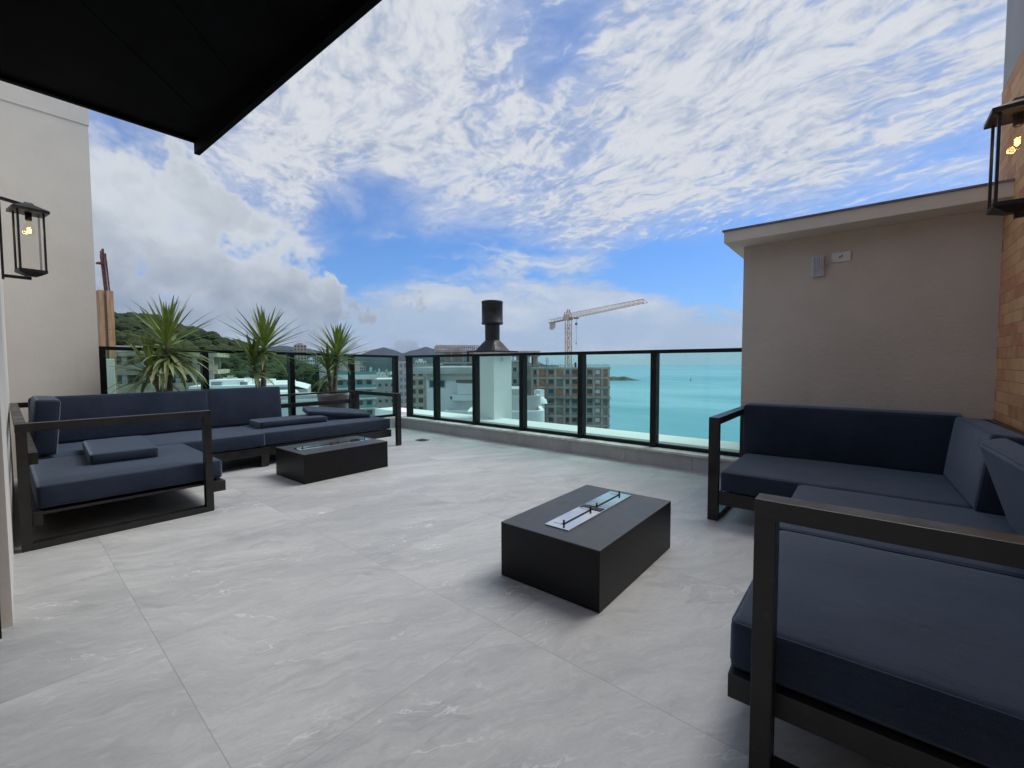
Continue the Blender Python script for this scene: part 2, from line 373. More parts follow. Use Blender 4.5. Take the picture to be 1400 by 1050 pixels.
def brick_fn(t):
    v = t.sep(t.map(t.co, scale=(1/S, 1/S, 1/S)))
    bt = t.new('ShaderNodeTexBrick'); t.put(bt.inputs['Vector'], t.comb(v[1], v[2], 0))
    bt.inputs['Scale'].default_value = 1; bt.inputs['Brick Width'].default_value = .215; bt.inputs['Row Height'].default_value = .068
    bt.inputs['Mortar Size'].default_value = .0022; bt.inputs['Mortar Smooth'].default_value = .3; bt.offset = .5; bt.inputs['Bias'].default_value = -.15
    bt.inputs['Color1'].default_value = (.74, .40, .18, 1); bt.inputs['Color2'].default_value = (.50, .16, .08, 1); bt.inputs['Mortar'].default_value = (.26, .17, .11, 1)
    n = t.noise(t.co, 14, 6, .65); n2 = t.noise(t.co, 3, 4, .6)
    c = t.mix(t.m('MULTIPLY', t.ss(n, .4, .7), .40), bt.outputs['Color'], (.70, .48, .28)); c = t.mix(t.m('MULTIPLY', t.ss(n2, .5, .75), .3), c, (.42, .21, .12))
    t.put(t.b.inputs['Base Color'], c); bump(t, t.m('SUBTRACT', t.m('MULTIPLY', n, .5), bt.outputs['Fac']), .6, .006)
M['brick'] = mat('handmade_orange_brick', rough=.85, fn=brick_fn)
M['grey_wall'] = mat('grey_painted_wall', rough=.9, fn=stucco_fn((.40, .385, .37), (.46, .445, .43), .4))
M['canopy'] = mat('black_canopy_panel', (.003, .003, .003), .7, spec=.05, fn=variation((.002, .002, .0025), (.004, .004, .005), 3))
M['white_plastic'] = mat('white_plastic', (.62, .62, .60), .4, fn=variation((.56, .56, .54), (.66, .66, .64), 12))
M['grey_diff'] = mat('grey_ribbed_diffuser', (.42, .45, .50), .3, fn=variation((.38, .41, .46), (.48, .51, .56), 20))
M['pot'] = mat('grey_taupe_planter', rough=.6, fn=variation((.27, .25, .23), (.34, .32, .295), 6, 5, bmp=(60, .2, .003)))
M['soil'] = mat('planter_soil', rough=.95, fn=variation((.03, .02, .013), (.09, .065, .045), 40, 5, bmp=(60, .9, .01)))
def leaf_fn(lo, hi, dead=(.20, .15, .06)):
    def fn(t):
        n = t.noise(t.co, 6, 4, .6); f = t.noise(t.co, 50, 2, .5)
        c = t.mix(t.ss(n, .35, .65), lo, hi); c = t.mix(t.m('MULTIPLY', t.ss(f, .6, .8), .25), c, dead)
        t.put(t.b.inputs['Base Color'], c); t.b.inputs['Subsurface Weight'].default_value = 0
        tl = t.new('ShaderNodeBsdfTranslucent'); t.put(tl.inputs[0], t.mix(.5, c, (.20, .30, .03)))
        mx = t.new('ShaderNodeMixShader'); mx.inputs[0].default_value = .22
        o = t.n['Material Output']; t.l.new(t.b.outputs[0], mx.inputs[1]); t.l.new(tl.outputs[0], mx.inputs[2]); t.l.new(mx.outputs[0], o.inputs[0])
    return fn
M['yucca'] = mat('yucca_leaf_green', rough=.42, fn=leaf_fn((.085, .135, .03), (.20, .27, .07)))
M['yucca_old'] = mat('yucca_lower_leaf', rough=.5, fn=leaf_fn((.20, .25, .10), (.33, .37, .18)))
M['bark'] = mat('yucca_bark', rough=.9, fn=variation((.10, .08, .06), (.26, .22, .17), 14, 6, bmp=(40, .8, .01)))
def wood_fn(t):
    w = t.noise(t.map(t.co, scale=(6, 6, .5)), 4, 6, .6, .5); t.put(t.b.inputs['Base Color'], t.mix(t.ss(w, .3, .7), (.34, .18, .09), (.58, .36, .20)))
M['form_wood'] = mat('formwork_timber', rough=.8, fn=wood_fn)
M['rust'] = mat('rusty_rebar', (.16, .07, .06), .8, fn=variation((.12, .05, .045), (.22, .10, .085), 20))
M['conc'] = mat('raw_concrete', rough=.9, fn=variation((.34, .31, .275), (.50, .46, .41), .35, 8))
M['conc_dark'] = mat('weathered_concrete_block', rough=.95, fn=variation((.21, .19, .17), (.33, .305, .275), .3, 8))
M['conc_pink'] = mat('fresh_formwork_concrete', rough=.9, fn=variation((.38, .31, .26), (.50, .42, .36), .6, 8))
M['orange_block'] = mat('orange_clay_block', rough=.9, fn=variation((.34, .17, .10), (.46, .26, .17), .8, 6))
M['white_paint'] = mat('white_facade_paint', rough=.85, fn=variation((.68, .68, .66), (.82, .82, .80), .25, 7))
M['cream'] = mat('cream_facade_paint', rough=.85, fn=variation((.46, .43, .37), (.58, .55, .48), .3, 7))
M['beige'] = mat('beige_facade_paint', rough=.85, fn=variation((.36, .33, .27), (.48, .44, .37), .4, 7))
M['lightgrey'] = mat('light_grey_facade', rough=.85, fn=variation((.42, .42, .40), (.54, .54, .52), .3, 7))
M['brownwood'] = mat('tan_raw_building', rough=.9, fn=variation((.27, .22, .15), (.44, .38, .28), .5, 8))
M['win'] = mat('dark_window_glass', (.03, .035, .04), .08, 0, .8)
M['winblue'] = mat('bluegreen_balcony_glass', (.14, .30, .30), .1, 0, .8)
M['whiteroof'] = mat('white_roof_membrane', rough=.7, fn=variation((.70, .71, .70), (.86, .87, .86), .12, 7))
M['roofgrey'] = mat('grey_roof', rough=.9, fn=variation((.16, .17, .18), (.28, .28, .29), .4, 7))
M['crane_red'] = mat('faded_crane_paint', (.42, .20, .14), .6, fn=variation((.36, .15, .03), (.55, .30, .08), .8, 5))
M['crane_white'] = mat('pale_crane_paint', (.55, .52, .48), .6)
def forest_fn(t):
    n = t.noise(t.co, .09, 6, .65); f = t.noise(t.co, .7, 5, .7)
    c = t.mix(t.ss(n, .35, .65), (.022, .040, .014), (.055, .075, .026)); c = t.mix(t.m('MULTIPLY', t.ss(f, .45, .7), .6), c, (.085, .105, .04))
    t.put(t.b.inputs['Base Color'], c); bump(t, f, 1.0, 1.5)
M['forest'] = mat('forest_canopy', rough=.9, spec=.2, fn=forest_fn)
M['hill'] = mat('far_hill', rough=1, spec=.1, fn=variation((.012, .022, .018), (.030, .042, .032), .002, 8))
M['land'] = mat('city_ground', rough=1, fn=variation((.13, .14, .11), (.30, .29, .27), .02, 9))
M['rock'] = mat('islet_rock', rough=1, fn=variation((.04, .055, .035), (.12, .12, .09), .05, 6))
def sea_fn(t):
    v = t.map(t.co, rot=(0, 0, math.radians(20)), scale=(.35, 1, 1))
    n = t.noise(v, .004, 7, .62); n2 = t.noise(t.map(t.co, rot=(0, 0, .5), scale=(.25, 1, 1)), .0011, 5, .6)
    c = t.mix(t.ss(n, .42, .60), (.09, .33, .37), (.22, .47, .50)); c = t.mix(t.m('MULTIPLY', t.ss(n2, .44, .60), .6), c, (.32, .56, .60))
    t.put(t.b.inputs['Base Color'], c)
    bump(t, t.m('ADD', t.noise(v, .12, 6, .65), t.m('MULTIPLY', t.noise(v, .02, 4, .6), 2.)), .5, 3.0)
M['sea'] = mat('sea_water', rough=.28, spec=.5, fn=sea_fn)
M['sail'] = mat('boat_paint', (.12, .12, .13), .5)

def emis(name, col, e):
    m = bpy.data.materials.new(name); m.use_nodes = True; b = m.node_tree.nodes['Principled BSDF']
    b.inputs['Base Color'].default_value = (*col, 1); b.inputs['Emission Color'].default_value = (*col, 1); b.inputs['Emission Strength'].default_value = e; return m
M['filament'] = emis('glowing_filament', (1, .55, .10), 7)

# ================================================================== TERRACE
A_ROT = math.radians(-1.0)       # the railing run is a degree off the furniture axes
def yrail(x, y0=4.29, x0=-1.15): return y0-math.tan(math.radians(.9))*(x-x0)
# floor (one sheet for the terrace slab)
fl = MB(); poly = [(-5.92, -4), (2.2, -4), (2.2, 4.2), (-5.92, 4.3)]; fl.prism(poly, -.30, 0)
tag(fl.build('floor', M['floor']), kind='structure')

def slab_run(mb, x0, x1, d0, d1, z0, z1):
    """box following the right railing line between offsets d0..d1 from it"""
    p = [(x0, yrail(x0)+d0), (x1, yrail(x1)+d0), (x1, yrail(x1)+d1), (x0, yrail(x0)+d1)]
    mb.prism(p, z0, z1)
XC = -5.87
cb = thing('kerb', 'low grey stone kerb carrying the glass railing round the terrace', 'kerb', (-3, 4.3, 0))
m = MB(); slab_run(m, -5.74, -.87, -.13, .10, -.2, .135); m.build('kerb_face', M['curb'], cb)
m = MB(); slab_run(m, -5.765, -.865, -.155, .13, .1353, .158); m.build('coping', M['sill'], cb, bevel=.004)
m = MB(); m.box(-6.0, -5.745, .80, 4.45, -.2, .1345); m.build('kerb_face', M['curb'], cb)
m = MB(); m.box(-6.03, -5.77, .80, 4.47, .1355, .157); m.build('coping', M['sill'], cb, bevel=.004)

# outer ledge beyond the railing
lg = MB(); slab_run(lg, -8.5, 1.2, .135, 1.20, -.9, -.20); slab_run(lg, -8.5, 1.2, 1.2005, 1.72, -.9, .0)
tag(lg.build('roof_ledge', M['white_paint']), 'wide white outer roof ledge just beyond the glass railing', 'ledge')
m = MB(); m.box(-6.9, -6.2, .2, 5.0, -.6, -.03); m.box(-6.9, -6.55, .2, 5.0, -.0295, .05)
tag(m.build('roof_ledge', M['white_paint']), 'white outer ledge behind the potted yuccas, left of the terrace', 'ledge')

# railings
RZ0, RZ1 = .16, 1.128
def railing_right():
    t = thing('glass_railing', 'black framed railing of green tinted glass along the sea side, right of the corner', 'railing', (-3.3, 4.3, .158), 'glass railings round the terrace')
    m = MB(); slab_run(m, -5.70, -.86, -.045, .045, RZ1-.035, RZ1); m.build('top_rail', M['rail'], t, bevel=.003)
    m = MB(); slab_run(m, -5.70, -.86, -.02, .02, RZ0, RZ0+.035); m.build('bottom_channel', M['rail'], t)
    px = [-5.645, -4.985, -4.165, -3.34, -2.495, -1.655]
    for x in px:
        y = yrail(x); m = MB(); m.box(x-.03, x+.03, y-.046, y+.046, RZ0-.0015, RZ1-.0355); m.build('post', M['rail'], t, bevel=.002)
    for a, b in zip(px, px[1:]+[-.83]):
        m = MB(); slab_run(m, a+.031, b-.031, -.005, .005, RZ0+.03, RZ1-.03); m.build('glass_pane', M['glass'], t)
railing_right()
def railing_left():
    t = thing('glass_railing', 'black framed railing of green tinted glass behind the three yuccas, left of the corner', 'railing', (-5.88, 2.5, .158), 'glass railings round the terrace')
    zl = lambda y: RZ1+.052*(4.3-y)/3.5      # rises gently towards the wall
    def run(x0, x1, y0, y1, za, zb, name, mt, follow=True, bev=0):
        m = MB(); vs = []
        for y in (y0, y1):
            d = (zl(y)-RZ1) if follow else 0
            for x in (x0, x1): vs += [(x, y, (za+d) if za > .5 else za), (x, y, zb+d)]
        m.add(vs, [(0, 1, 3, 2), (4, 6, 7, 5), (0, 4, 5, 1), (2, 3, 7, 6), (1, 5, 7, 3), (0, 2, 6, 4)])
        return m.build(name, mt, t, bevel=bev)
    run(-5.925, -5.835, .78, 4.30, RZ1-.035, RZ1, 'top_rail', M['rail'], bev=.003)
    run(-5.90, -5.86, .80, 4.30, RZ0, RZ0+.035, 'bottom_channel', M['rail'], False)
    ys = [.80, 1.665, 2.63, 3.495, 4.262]
    for y in ys:
        m = MB(); m.box(-5.926, -5.834, y-.03, y+.03, RZ0-.0015, zl(y)-.036); m.build('post', M['rail'], t, bevel=.002)
    for a, b in zip(ys, ys[1:]):
        run(-5.885, -5.875, a+.031, b-.031, RZ0+.03, RZ1-.03, 'glass_pane', M['glass'])
    m = MB(); m.box(-5.84, -5.72, 4.385, 4.39, RZ0+.03, RZ1-.03)
railing_left()
# drain
m = MB(); m.box(-4.56, -4.42, 3.60, 3.72, .0035, .008)
dr = tag(m.build('floor_drain', M['black_metal'], origin=(-4.49, 3.66, .0035)), 'small dark square drain cover set in the far floor', 'drain')

# ---------------- stucco volume at the right
w = thing('stucco_wall', 'grey beige rough stucco wall with an overhanging flat roof edge behind the right sofa', 'wall', (0, 4.2, 0))
m = MB(); m.box(-.855, .70, 4.20, 7.2, -.6, 1.985); m.build('wall', M['stucco'], w)
m = MB(); m.box(-.955, .72, 3.95, 7.3, 1.9852, 2.075); m.build('roof_slab', M['cornice'], w, bevel=.002)
m = MB(); m.box(-.968, .72, 3.937, 7.32, 2.0753, 2.087); m.build('cap_flashing', M['cap'], w)

# brick wall (x = const plane) with grey wall above
w = thing('brick_wall', 'orange brick wall with a grey painted upper part at the right edge', 'wall', (.64, 2, 0))
m = MB(); m.box(.642, .9, -.6, 4.42, -.05, 2.80); m.build('brickwork', M['brick'], w)
m = MB(); m.box(.646, .9, -.6, 4.42, 2.8003, 4.4); m.build('upper_wall', M['grey_wall'], w)

# ---------------- pale wall at the left
w = thing('pale_wall', 'tall pale grey plaster wall behind the left sofa, carrying the lantern', 'wall', (-5.8, .4, 0))
m = MB(); m.prism([(-5.80, .10), (-5.80, .775), (-6.1, .775), (-6.1, .10)], -.2, 3.262); m.build('wall', M['stucco_light'], w)
m = MB(); m.prism([(-5.794, .10), (-5.794, .781), (-6.106, .781), (-6.106, .10)], 3.2622, 4.2); m.build('upper_band', M['stucco_light'], w)
m = MB(); m.prism([(-5.9, .192), (-2.52, .058), (-2.52, -.2), (-5.9, -.2)], -.2, 3.6)
tag(m.build('side_wall', M['stucco_light']), 'narrow edge of pale plaster side wall at the far left', 'wall')
m = MB(); m.box(-2.50, -2.43, -.05, .028, 0, 2.7)
tag(m.build('door_frame', M['rail'], bevel=.003), 'black door frame post at the left edge of the picture', 'door frame')
# unseen house wall added behind the camera to shade the near floor, then the canopy
m = MB(); m.box(-2.43, .64, -1.3, -1.5, 0, 2.7)
tag(m.build('unseen_house_wall', M['stucco_light']), 'unseen pale house wall added behind the viewpoint to block light under the canopy', 'wall')
cn = thing('roof_canopy', 'black flat roof canopy overhanging the top left corner', 'canopy', (-3, 0, 2.7))
m = MB()
m.add([(-3.99, 1.125, 2.70), (-.6, 1.184, 2.70), (-.6, -1.52, 2.70), (-3.99, -1.52, 2.70), (-3.99, 1.125, 2.78), (-.6, 1.184, 2.78), (-.6, -1.52, 2.78), (-3.99, -1.52, 2.78)],
      [(0, 1, 2, 3), (7, 6, 5, 4), (0, 4, 5, 1), (1, 5, 6, 2), (2, 6, 7, 3), (3, 7, 4, 0)])
m.build('soffit', M['canopy'], cn)
m = MB(); m.prism([(-4.03, 1.125), (-.6, 1.1845), (-.6, 1.2195), (-4.03, 1.16)], 2.60, 2.80); m.build('fascia', M['canopy'], cn)
m = MB(); m.box(-4.03, -3.991, -1.52, 1.1245, 2.68, 2.80); m.build('fascia', M['canopy'], cn)
for k in range(6):     # panel joints on the underside
    a = Vector((-3.6+k*.62, 1.05, 2.6985)); d = Vector((.72, -.70, 0)); L = min(2.45/.70, (-.65-a.x)/.72)
    m = MB(); m.beam(a, a+d*L, .006, .004); m.build('panel_joint', M['canopy'], cn)

# ================================================================== cushions
def coords(h, r, n):
    e = [h-r+r*math.sin(a) for a in (PI/2*(k/4) for k in range(5))]
    inner = [(-1+2*i/n)*(h-r) for i in range(n+1)]
    c = [-x for x in reversed(e[1:])]+inner+e[1:]
    return c
def cushion_mb(c, size, r=.022, puff=.008, rot=(0, 0, 0), seed=0, bend=0.0):
    hx, hy, hz = size[0]/2, size[1]/2, size[2]/2; r = min(r, min(hx, hy, hz)*.9)
    R = Euler(rot).to_matrix(); c = Vector(c)
    idx = {}; vs = []; fs = []
    def V(p):
        k = tuple(round(x, 5) for x in p)
        if k not in idx: idx[k] = len(vs); vs.append(p)
        return idx[k]
    ns = lambda h: max(2, min(22, int(2*h/.045)))
    cx, cy, cz = coords(hx, r, ns(hx)), coords(hy, r, ns(hy)), coords(hz, r, 2)
    for (A_, B_, mk, fl_) in ((cx, cy, lambda a, b, s: (a, b, s*hz), 0), (cx, cz, lambda a, b, s: (a, s*hy, b), 1), (cy, cz, lambda a, b, s: (s*hx, a, b), 0)):
        for s_ in (-1, 1):
            for i in range(len(A_)-1):
                for j in range(len(B_)-1):
                    q = [mk(A_[i], B_[j], s_), mk(A_[i+1], B_[j], s_), mk(A_[i+1], B_[j+1], s_), mk(A_[i], B_[j+1], s_)]
                    if (s_ < 0) != (fl_ == 1): q.reverse()
                    fs.append(tuple(V(p) for p in q))
    o = []
    small = min(range(3), key=lambda i: (hx, hy, hz)[i])
    H = (hx, hy, hz); others = [i for i in range(3) if i != small]
    for p in vs:
        p = Vector(p); q = Vector([max(-(h-r), min(h-r, v)) for v, h in zip(p, H)]); d = p-q
        p = q+d.normalized()*r if d.length > 1e-7 else p
        u, v = p[others[0]]/H[others[0]], p[others[1]]/H[others[1]]
        k = max(0, 1-u**4)*max(0, 1-v**4)
        sg = p[small]/H[small]
        p[small] += puff*k*sg + .0022*mnoise.noise(Vector((p.x*7+seed*3.1, p.y*7, p.z*7)))*(1 if abs(sg) > .5 else .5)
        for ax in others:     # sides bulge slightly
            w_ = p[others[1] if ax == others[0] else others[0]]/H[others[1] if ax == others[0] else others[0]]
            p[ax] += (p[ax]/H[ax])**5*puff*.5*(1-w_**2)*(1-min(1, sg*sg))
        p[others[0]] += .0014*mnoise.noise(Vector((p.x*5, p.y*5+seed, p.z*5)))
        if bend: p[small] += bend*math.sin((u+1)*PI*.9)
        o.append(c+R@p)
    mb = MB(); mb.add(o, fs, True)
    # piping
    pm = MB()
    for sg in (-1, 1):
        pts = []
        a, b = H[others[0]], H[others[1]]; rr = r*.9; zz = sg*(H[small]-r*.33)
        for (sx, sy, a0) in ((1, 1, 0), (-1, 1, PI/2), (-1, -1, PI), (1, -1, 1.5*PI)):
            for k in range(5):
                t_ = a0+PI/2*k/4; off = r*.74
                pp = Vector((0, 0, 0)); pp[others[0]] = sx*(a-rr-.0)+math.cos(t_)*(rr-r*.22); pp[others[1]] = sy*(b-rr)+math.sin(t_)*(rr-r*.22); pp[small] = zz
                if bend: pp[small] += bend*math.sin((pp[others[0]]/a+1)*PI*.9)
                pts.append(pp)
        pts.append(pts[0]); n = []
        for i in range(len(pts)-1):
            seg_ = max(1, int((pts[i+1]-pts[i]).length/.08))
            for k in range(seg_):
                q = pts[i].lerp(pts[i+1], k/seg_)
                if bend: q[small] = zz+bend*math.sin((q[others[0]]/a+1)*PI*.9)
                n.append(q)
        n.append(pts[0]); pm.tube([c+R@p for p in n], .0032, 5, cap=False)
    return mb, pm
def cushion(name, parent, c, size, **k):
    mb, pm = cushion_mb(c, size, **k)
    if isinstance(parent, bpy.types.Object):
        o = mb.build(name, M['fabric'], parent); pm.build('piping', M['fabric'], o)
        return o
    lab, cat, grp = parent
    t = thing(name, lab, cat, (c[0], c[1], c[2]-size[2]/2), grp)
    mb.build('cover', M['fabric'], t); pm.build('piping', M['fabric'], t)
    tg = MB(); return t

FR = M['frame']
def fbox(parent, name, *b, bevel=.002): return MB().box(*b).build(name, FR, parent, bevel=bevel)
def loop_arm(parent, axis, fixed0, fixed1, a0, a1, top, bar=.042, foot=True):
    """rectangular loop arm in the plane axis=const; a0..a1 along the other axis"""
    m = MB()
    def bx(u0, u1, z0, z1):
        if axis == 'x': m.box(fixed0, fixed1, u0, u1, z0, z1)
        else: m.box(u0, u1, fixed0, fixed1, z0, z1)
    bx(a0, a1, top-bar, top); bx(a0, a0+bar, .002, top-bar); bx(a1-bar, a1, .002, top-bar); 
    if foot: bx(a0+bar, a1-bar, .002, .002+.035)
    return m.build('arm', FR, parent, bevel=.0015)
# NOTE sofas -------------------------------------------------------
ZS, ZB, ZA0, ZA1 = .328, .203, .115, .192
# left L-shaped sofa
L1 = thing('corner_sofa', 'L shaped navy sofa with charcoal frame and near arm in front of the pale wall', 'sofa', (-4.5, .8, 0), 'navy sofa modules with charcoal frames')
loop_arm(L1, 'x', -3.515, -3.455, .105, .985, .687)
m = MB(); m.box(-3.515, -4.60, .105, .147, .645, .687); m.box(-3.515, -3.64, .105, .125, .46, .515) if False else None
m.box(-3.5155, -5.44, .148, .185, .455, .52); m.build('back_rail', FR, L1, bevel=.0015)
m = MB(); m.box(-4.60, -5.46, .105, .147, .645, .687); m.box(-5.46, -5.418, .1475, 1.74, .645, .687); m.box(-5.44, -5.40, .19, 1.74, .455, .52); m.build('back_rail', FR, L1, bevel=.0015)
m = MB(); m.box(-3.5155, -4.57, .15, .19, ZA0, ZA1); m.box(-3.5155, -4.57, 1.02, 1.06, ZA0, ZA1); m.box(-3.5152, -3.475, .9855, 1.062, .122, ZA1)
m.box(-4.57, -4.61, .15, 1.744, ZA0, ZA1); m.box(-5.43, -5.39, .19, 1.744, ZA0, ZA1); m.box(-4.61, -5.39, 1.70, 1.744, ZA0, ZA1); m.box(-4.61, -5.39, .15, .19, ZA0, ZA1)
m.box(-3.5155, -4.57, .19, 1.02, .172, .187); m.box(-4.61, -5.39, .19, 1.70, .172, .187)
m.build('seat_frame', FR, L1, bevel=.0015)
for (x, y) in ((-4.569, 1.68), (-5.39, 1.68), (-5.39, .15), (-4.57, .15)):
    fbox(L1, 'leg', x-.042, x, y, y+.064, .001, ZA0-.0005)
cushion('seat_cushion', L1, (-4.035, .615, (ZS+ZB)/2), (1.03, .89, ZS-ZB), seed=1, puff=.010)
cushion('seat_cushion', L1, (-4.985, .945, (ZS+ZB)/2), (.85, 1.55, ZS-ZB), seed=2)
cushion('back_cushion', L1, (-5.335, .825, .53), (.13, 1.24, .40), rot=(0, math.radians(-6), 0), seed=3)
cushion('back_cushion', L1, (-4.86, .265, .55), (.62, .13, .40), rot=(math.radians(-5), 0, 0), seed=4)
# left end module
L2 = thing('sofa_module', 'navy sofa module with a charcoal end arm near the railing corner', 'sofa', (-4.98, 2.5, 0), 'navy sofa modules with charcoal frames')
loop_arm(L2, 'y', 3.225, 3.285, -5.46, -4.46, .638, foot=False)
m = MB(); m.box(-5.46, -5.418, 1.748, 3.2145, .596+.02, .638); m.box(-5.445, -5.415, 1.748, 3.2145, .475, .525); m.build('back_rail', FR, L2, bevel=.0015)
m = MB(); m.box(-4.57, -4.61, 1.748, 3.2145, ZA0-.01, ZA1); m.box(-5.43, -5.39, 1.748, 3.2145, ZA0, ZA1); m.box(-4.61, -5.39, 1.748, 1.79, ZA0, ZA1); m.box(-4.61, -5.39, 3.17, 3.2145, ZA0, ZA1); m.box(-4.61, -5.39, 1.79, 3.17, .172, .187); m.build('seat_frame', FR, L2, bevel=.0015)
for (x, y) in ((-4.57, 1.7485), (-5.39, 1.7485)): fbox(L2, 'leg', x-.042, x, y, y+.064, .001, ZA0-.0105)
cushion('seat_cushion', L2, (-4.985, 2.475, (ZS+ZB)/2), (.85, 1.46, ZS-ZB), seed=5)
cushion('back_cushion', L2, (-5.335, 1.835, .535), (.13, .76, .405), rot=(0, math.radians(-6), 0), seed=6)
def turn(o, px, py, deg):
    a = math.radians(deg); b = Vector(o['_b']); dx_, dy_ = b.x-px, b.y-py
    o.location = Vector((px+dx_*math.cos(a)-dy_*math.sin(a), py+dx_*math.sin(a)+dy_*math.cos(a), b.z))*S; o.rotation_euler = (0, 0, a)
turn(L1, -3.485, .545, -1.5); L1.location.y += .02*S; turn(L2, -4.56, 1.75, -1.5)
# loose cushions on the left sofas
G = 'loose navy cushions lying on the seats'
cushion('loose_cushion', ('flat navy cushion lying on the seat behind the near left arm', 'cushion', G), (-4.33, .665, ZS+.045), (.80, .36, .072), rot=(0, 0, math.radians(-4)), seed=7, puff=.006)
cushion('loose_cushion', ('flat navy cushion lying straight on the seat beside the second backrest', 'cushion', G), (-4.99, 2.20, ZS+.040), (.37, .70, .068), rot=(0, 0, math.radians(-3)), seed=8, puff=.006)
cushion('loose_cushion', ('navy cushion tipped up on its neighbour next to the end arm', 'cushion', G), (-5.02, 2.78, ZS+.078), (.34, .72, .062), rot=(math.radians(-7), math.radians(6), math.radians(-14)), seed=9, puff=.006)

# right sofa: far arm module, middle, near arm module
R1 = thing('sofa_module', 'navy sofa with a long back cushion in front of the stucco wall', 'sofa', (0, 3.3, 0), 'navy sofa modules with charcoal frames')
loop_arm(R1, 'x', -.775, -.715, 2.925, 3.84, .655)
m = MB(); m.box(-.7145, .60, 3.80, 3.84, .613, .655); m.box(-.7145, .60, 3.80, 3.83, .45, .50); m.box(.56, .60, 2.93, 3.7995, .613, .655); m.build('back_rail', FR, R1, bevel=.0015)
m = MB(); m.box(-.7145, .60, 2.935, 2.975, .105, .19); m.box(-.7145, .60, 3.76, 3.80, .105, .19); m.box(.56, .60, 2.975, 3.76, .105, .19); m.box(-.7145, .56, 2.975, 3.76, .16, .18); m.build('seat_frame', FR, R1, bevel=.0015)
for y in (2.935, 3.76): fbox(R1, 'leg', .558, .5995, y, y+.04, .001, .1045)
for y, x in ((2.965, -.700), (2.965, -.645)):
    MB().lathe([(.0, .0), (.006, .0), (.006, .018), (.0, .02)], (x, y-.015, .190), 10).build('bolt', M['steel'], R1)
cushion('seat_cushion', R1, (-.065, 3.33, .262), (1.27, .85, .122), seed=10)
cushion('back_cushion', R1, (-.135, 3.655, .51), (1.15, .13, .365), rot=(math.radians(4), 0, 0), seed=11)
cushion('back_cushion', R1, (.455, 3.20, .50), (.13, .80, .36), rot=(0, math.radians(7), math.radians(2)), seed=12)
R2 = thing('sofa_module', 'armless navy middle sofa module in front of the brick wall', 'sofa', (.2, 2.45, 0), 'navy sofa modules with charcoal frames')
m = MB(); m.box(-.275, .60, 2.05, 2.09, .105, .19); m.box(-.275, .60, 2.88, 2.92, .105, .19); m.box(-.275, -.235, 2.09, 2.88, .105, .19); m.box(.56, .60, 2.09, 2.88, .105, .19); m.box(-.235, .56, 2.09, 2.88, .16, .18); m.build('seat_frame', FR, R2, bevel=.0015)
for x in (-.2745, .558):
    for y in (2.052, 2.878): fbox(R2, 'leg', x, x+.04, y, y+.04, .001, .1045)
m = MB(); m.box(.56, .60, 2.05, 2.92, .613, .655); m.box(.565, .595, 2.05, 2.92, .45, .50); m.build('back_rail', FR, R2, bevel=.0015)
cushion('seat_cushion', R2, (.145, 2.46, .266), (.86, .815, .124), seed=13)
R3 = thing('sofa_module', 'near navy sofa module with a wide charcoal arm in the lower right corner', 'sofa', (.2, 1.6, 0), 'navy sofa modules with charcoal frames')
loop_arm(R3, 'y', 1.145, 1.205, -.199, .62, .681, bar=.044)
m = MB(); m.box(-.262, .60, 1.2055, 1.245, .132, .195); m.box(-.262, .60, 2.005, 2.045, .12, .195); m.box(-.262, -.222, 1.245, 2.005, .12, .195); m.box(.56, .60, 1.245, 2.005, .12, .195); m.box(-.222, .56, 1.245, 2.005, .165, .185); m.build('seat_frame', FR, R3, bevel=.0015)
for x in (-.2615, .558): fbox(R3, 'leg', x, x+.04, 2.006, 2.044, .001, .1195)
m = MB(); m.box(.58, .62, 1.2055, 2.045, .642, .686); m.box(.585, .615, 1.2055, 2.045, .45, .50); m.build('back_rail', FR, R3, bevel=.0015)
cushion('seat_cushion', R3, (.165, 1.628, .266), (.86, .815, .128), seed=14, puff=.011)
cushion('back_cushion', R3, (.47, 2.15, .515), (.085, .92, .36), rot=(0, math.radians(-17), math.radians(3)), seed=15)

# ================================================================== fire tables
def fire_table(name, label, x0, x1, y0, y1, h, tx0, tx1, ty0, ty1):
    t = thing(name, label, 'fire table', ((x0+x1)/2, (y0+y1)/2, 0), 'black granite fire tables')
    MB().box(x0, x1, y0, y1, .002, h-.0045).build('body', M['granite'], t, bevel=.0015)
    MB().box(x0-.0003, x1+.0003, y0-.0003, y1+.0003, h-.0042, h).build('top', M['granite_top_skytint'], t, bevel=.001)
    b = MB().box(tx0, tx1, ty0, ty1, h+.0005, h+.006).build('burner_plate', M['steel'], t, bevel=.001)
    cx = tx0+(tx1-tx0)*.56; ym = (ty0+ty1)/2
    MB().box(cx-.0022, cx+.0022, ty0+.05, ym-.03, h+.0065, h+.010).build('burner_slot', M['slot'], b)
    MB().box(cx-.0022, cx+.0022, ym+.03, ty1-.03, h+.0065, h+.010).build('burner_slot', M['slot'], b)
    MB().box(tx0+.008, tx1-.008, ym-.022, ym+.022, h+.0065, h+.0085).build('filler_lid', M['black_metal'], b)
    for k, y in enumerate((ty0+.05, ym-.03, ym+.035, ty1-.03)):
        MB().lathe([(0, 0), (.0055, 0), (.005, .003), (.004, .011), (.0052, .013), (.005, .018), (0, .019)], (cx, y, h+.0062), 12).build('knob', M['black_metal'] if k != 9 else M['steel'], b)
        MB().box(cx-.05, cx-.008, y-.008, y+.006, h+.0064, h+.009).build('shutter_tab', M['steel'], b)
    return t
fire_table('fire_table', 'black granite fire table with a steel burner plate, alone in the centre of the floor', -1.320, -.806, 1.537, 2.343, .2565, -1.137, -1.008, 1.632, 2.288)
fire_table('fire_table', 'smaller looking black granite fire table in front of the left sofas', -4.135, -3.600, 1.695, 2.508, .249, -3.925, -3.80, 1.755, 2.45)

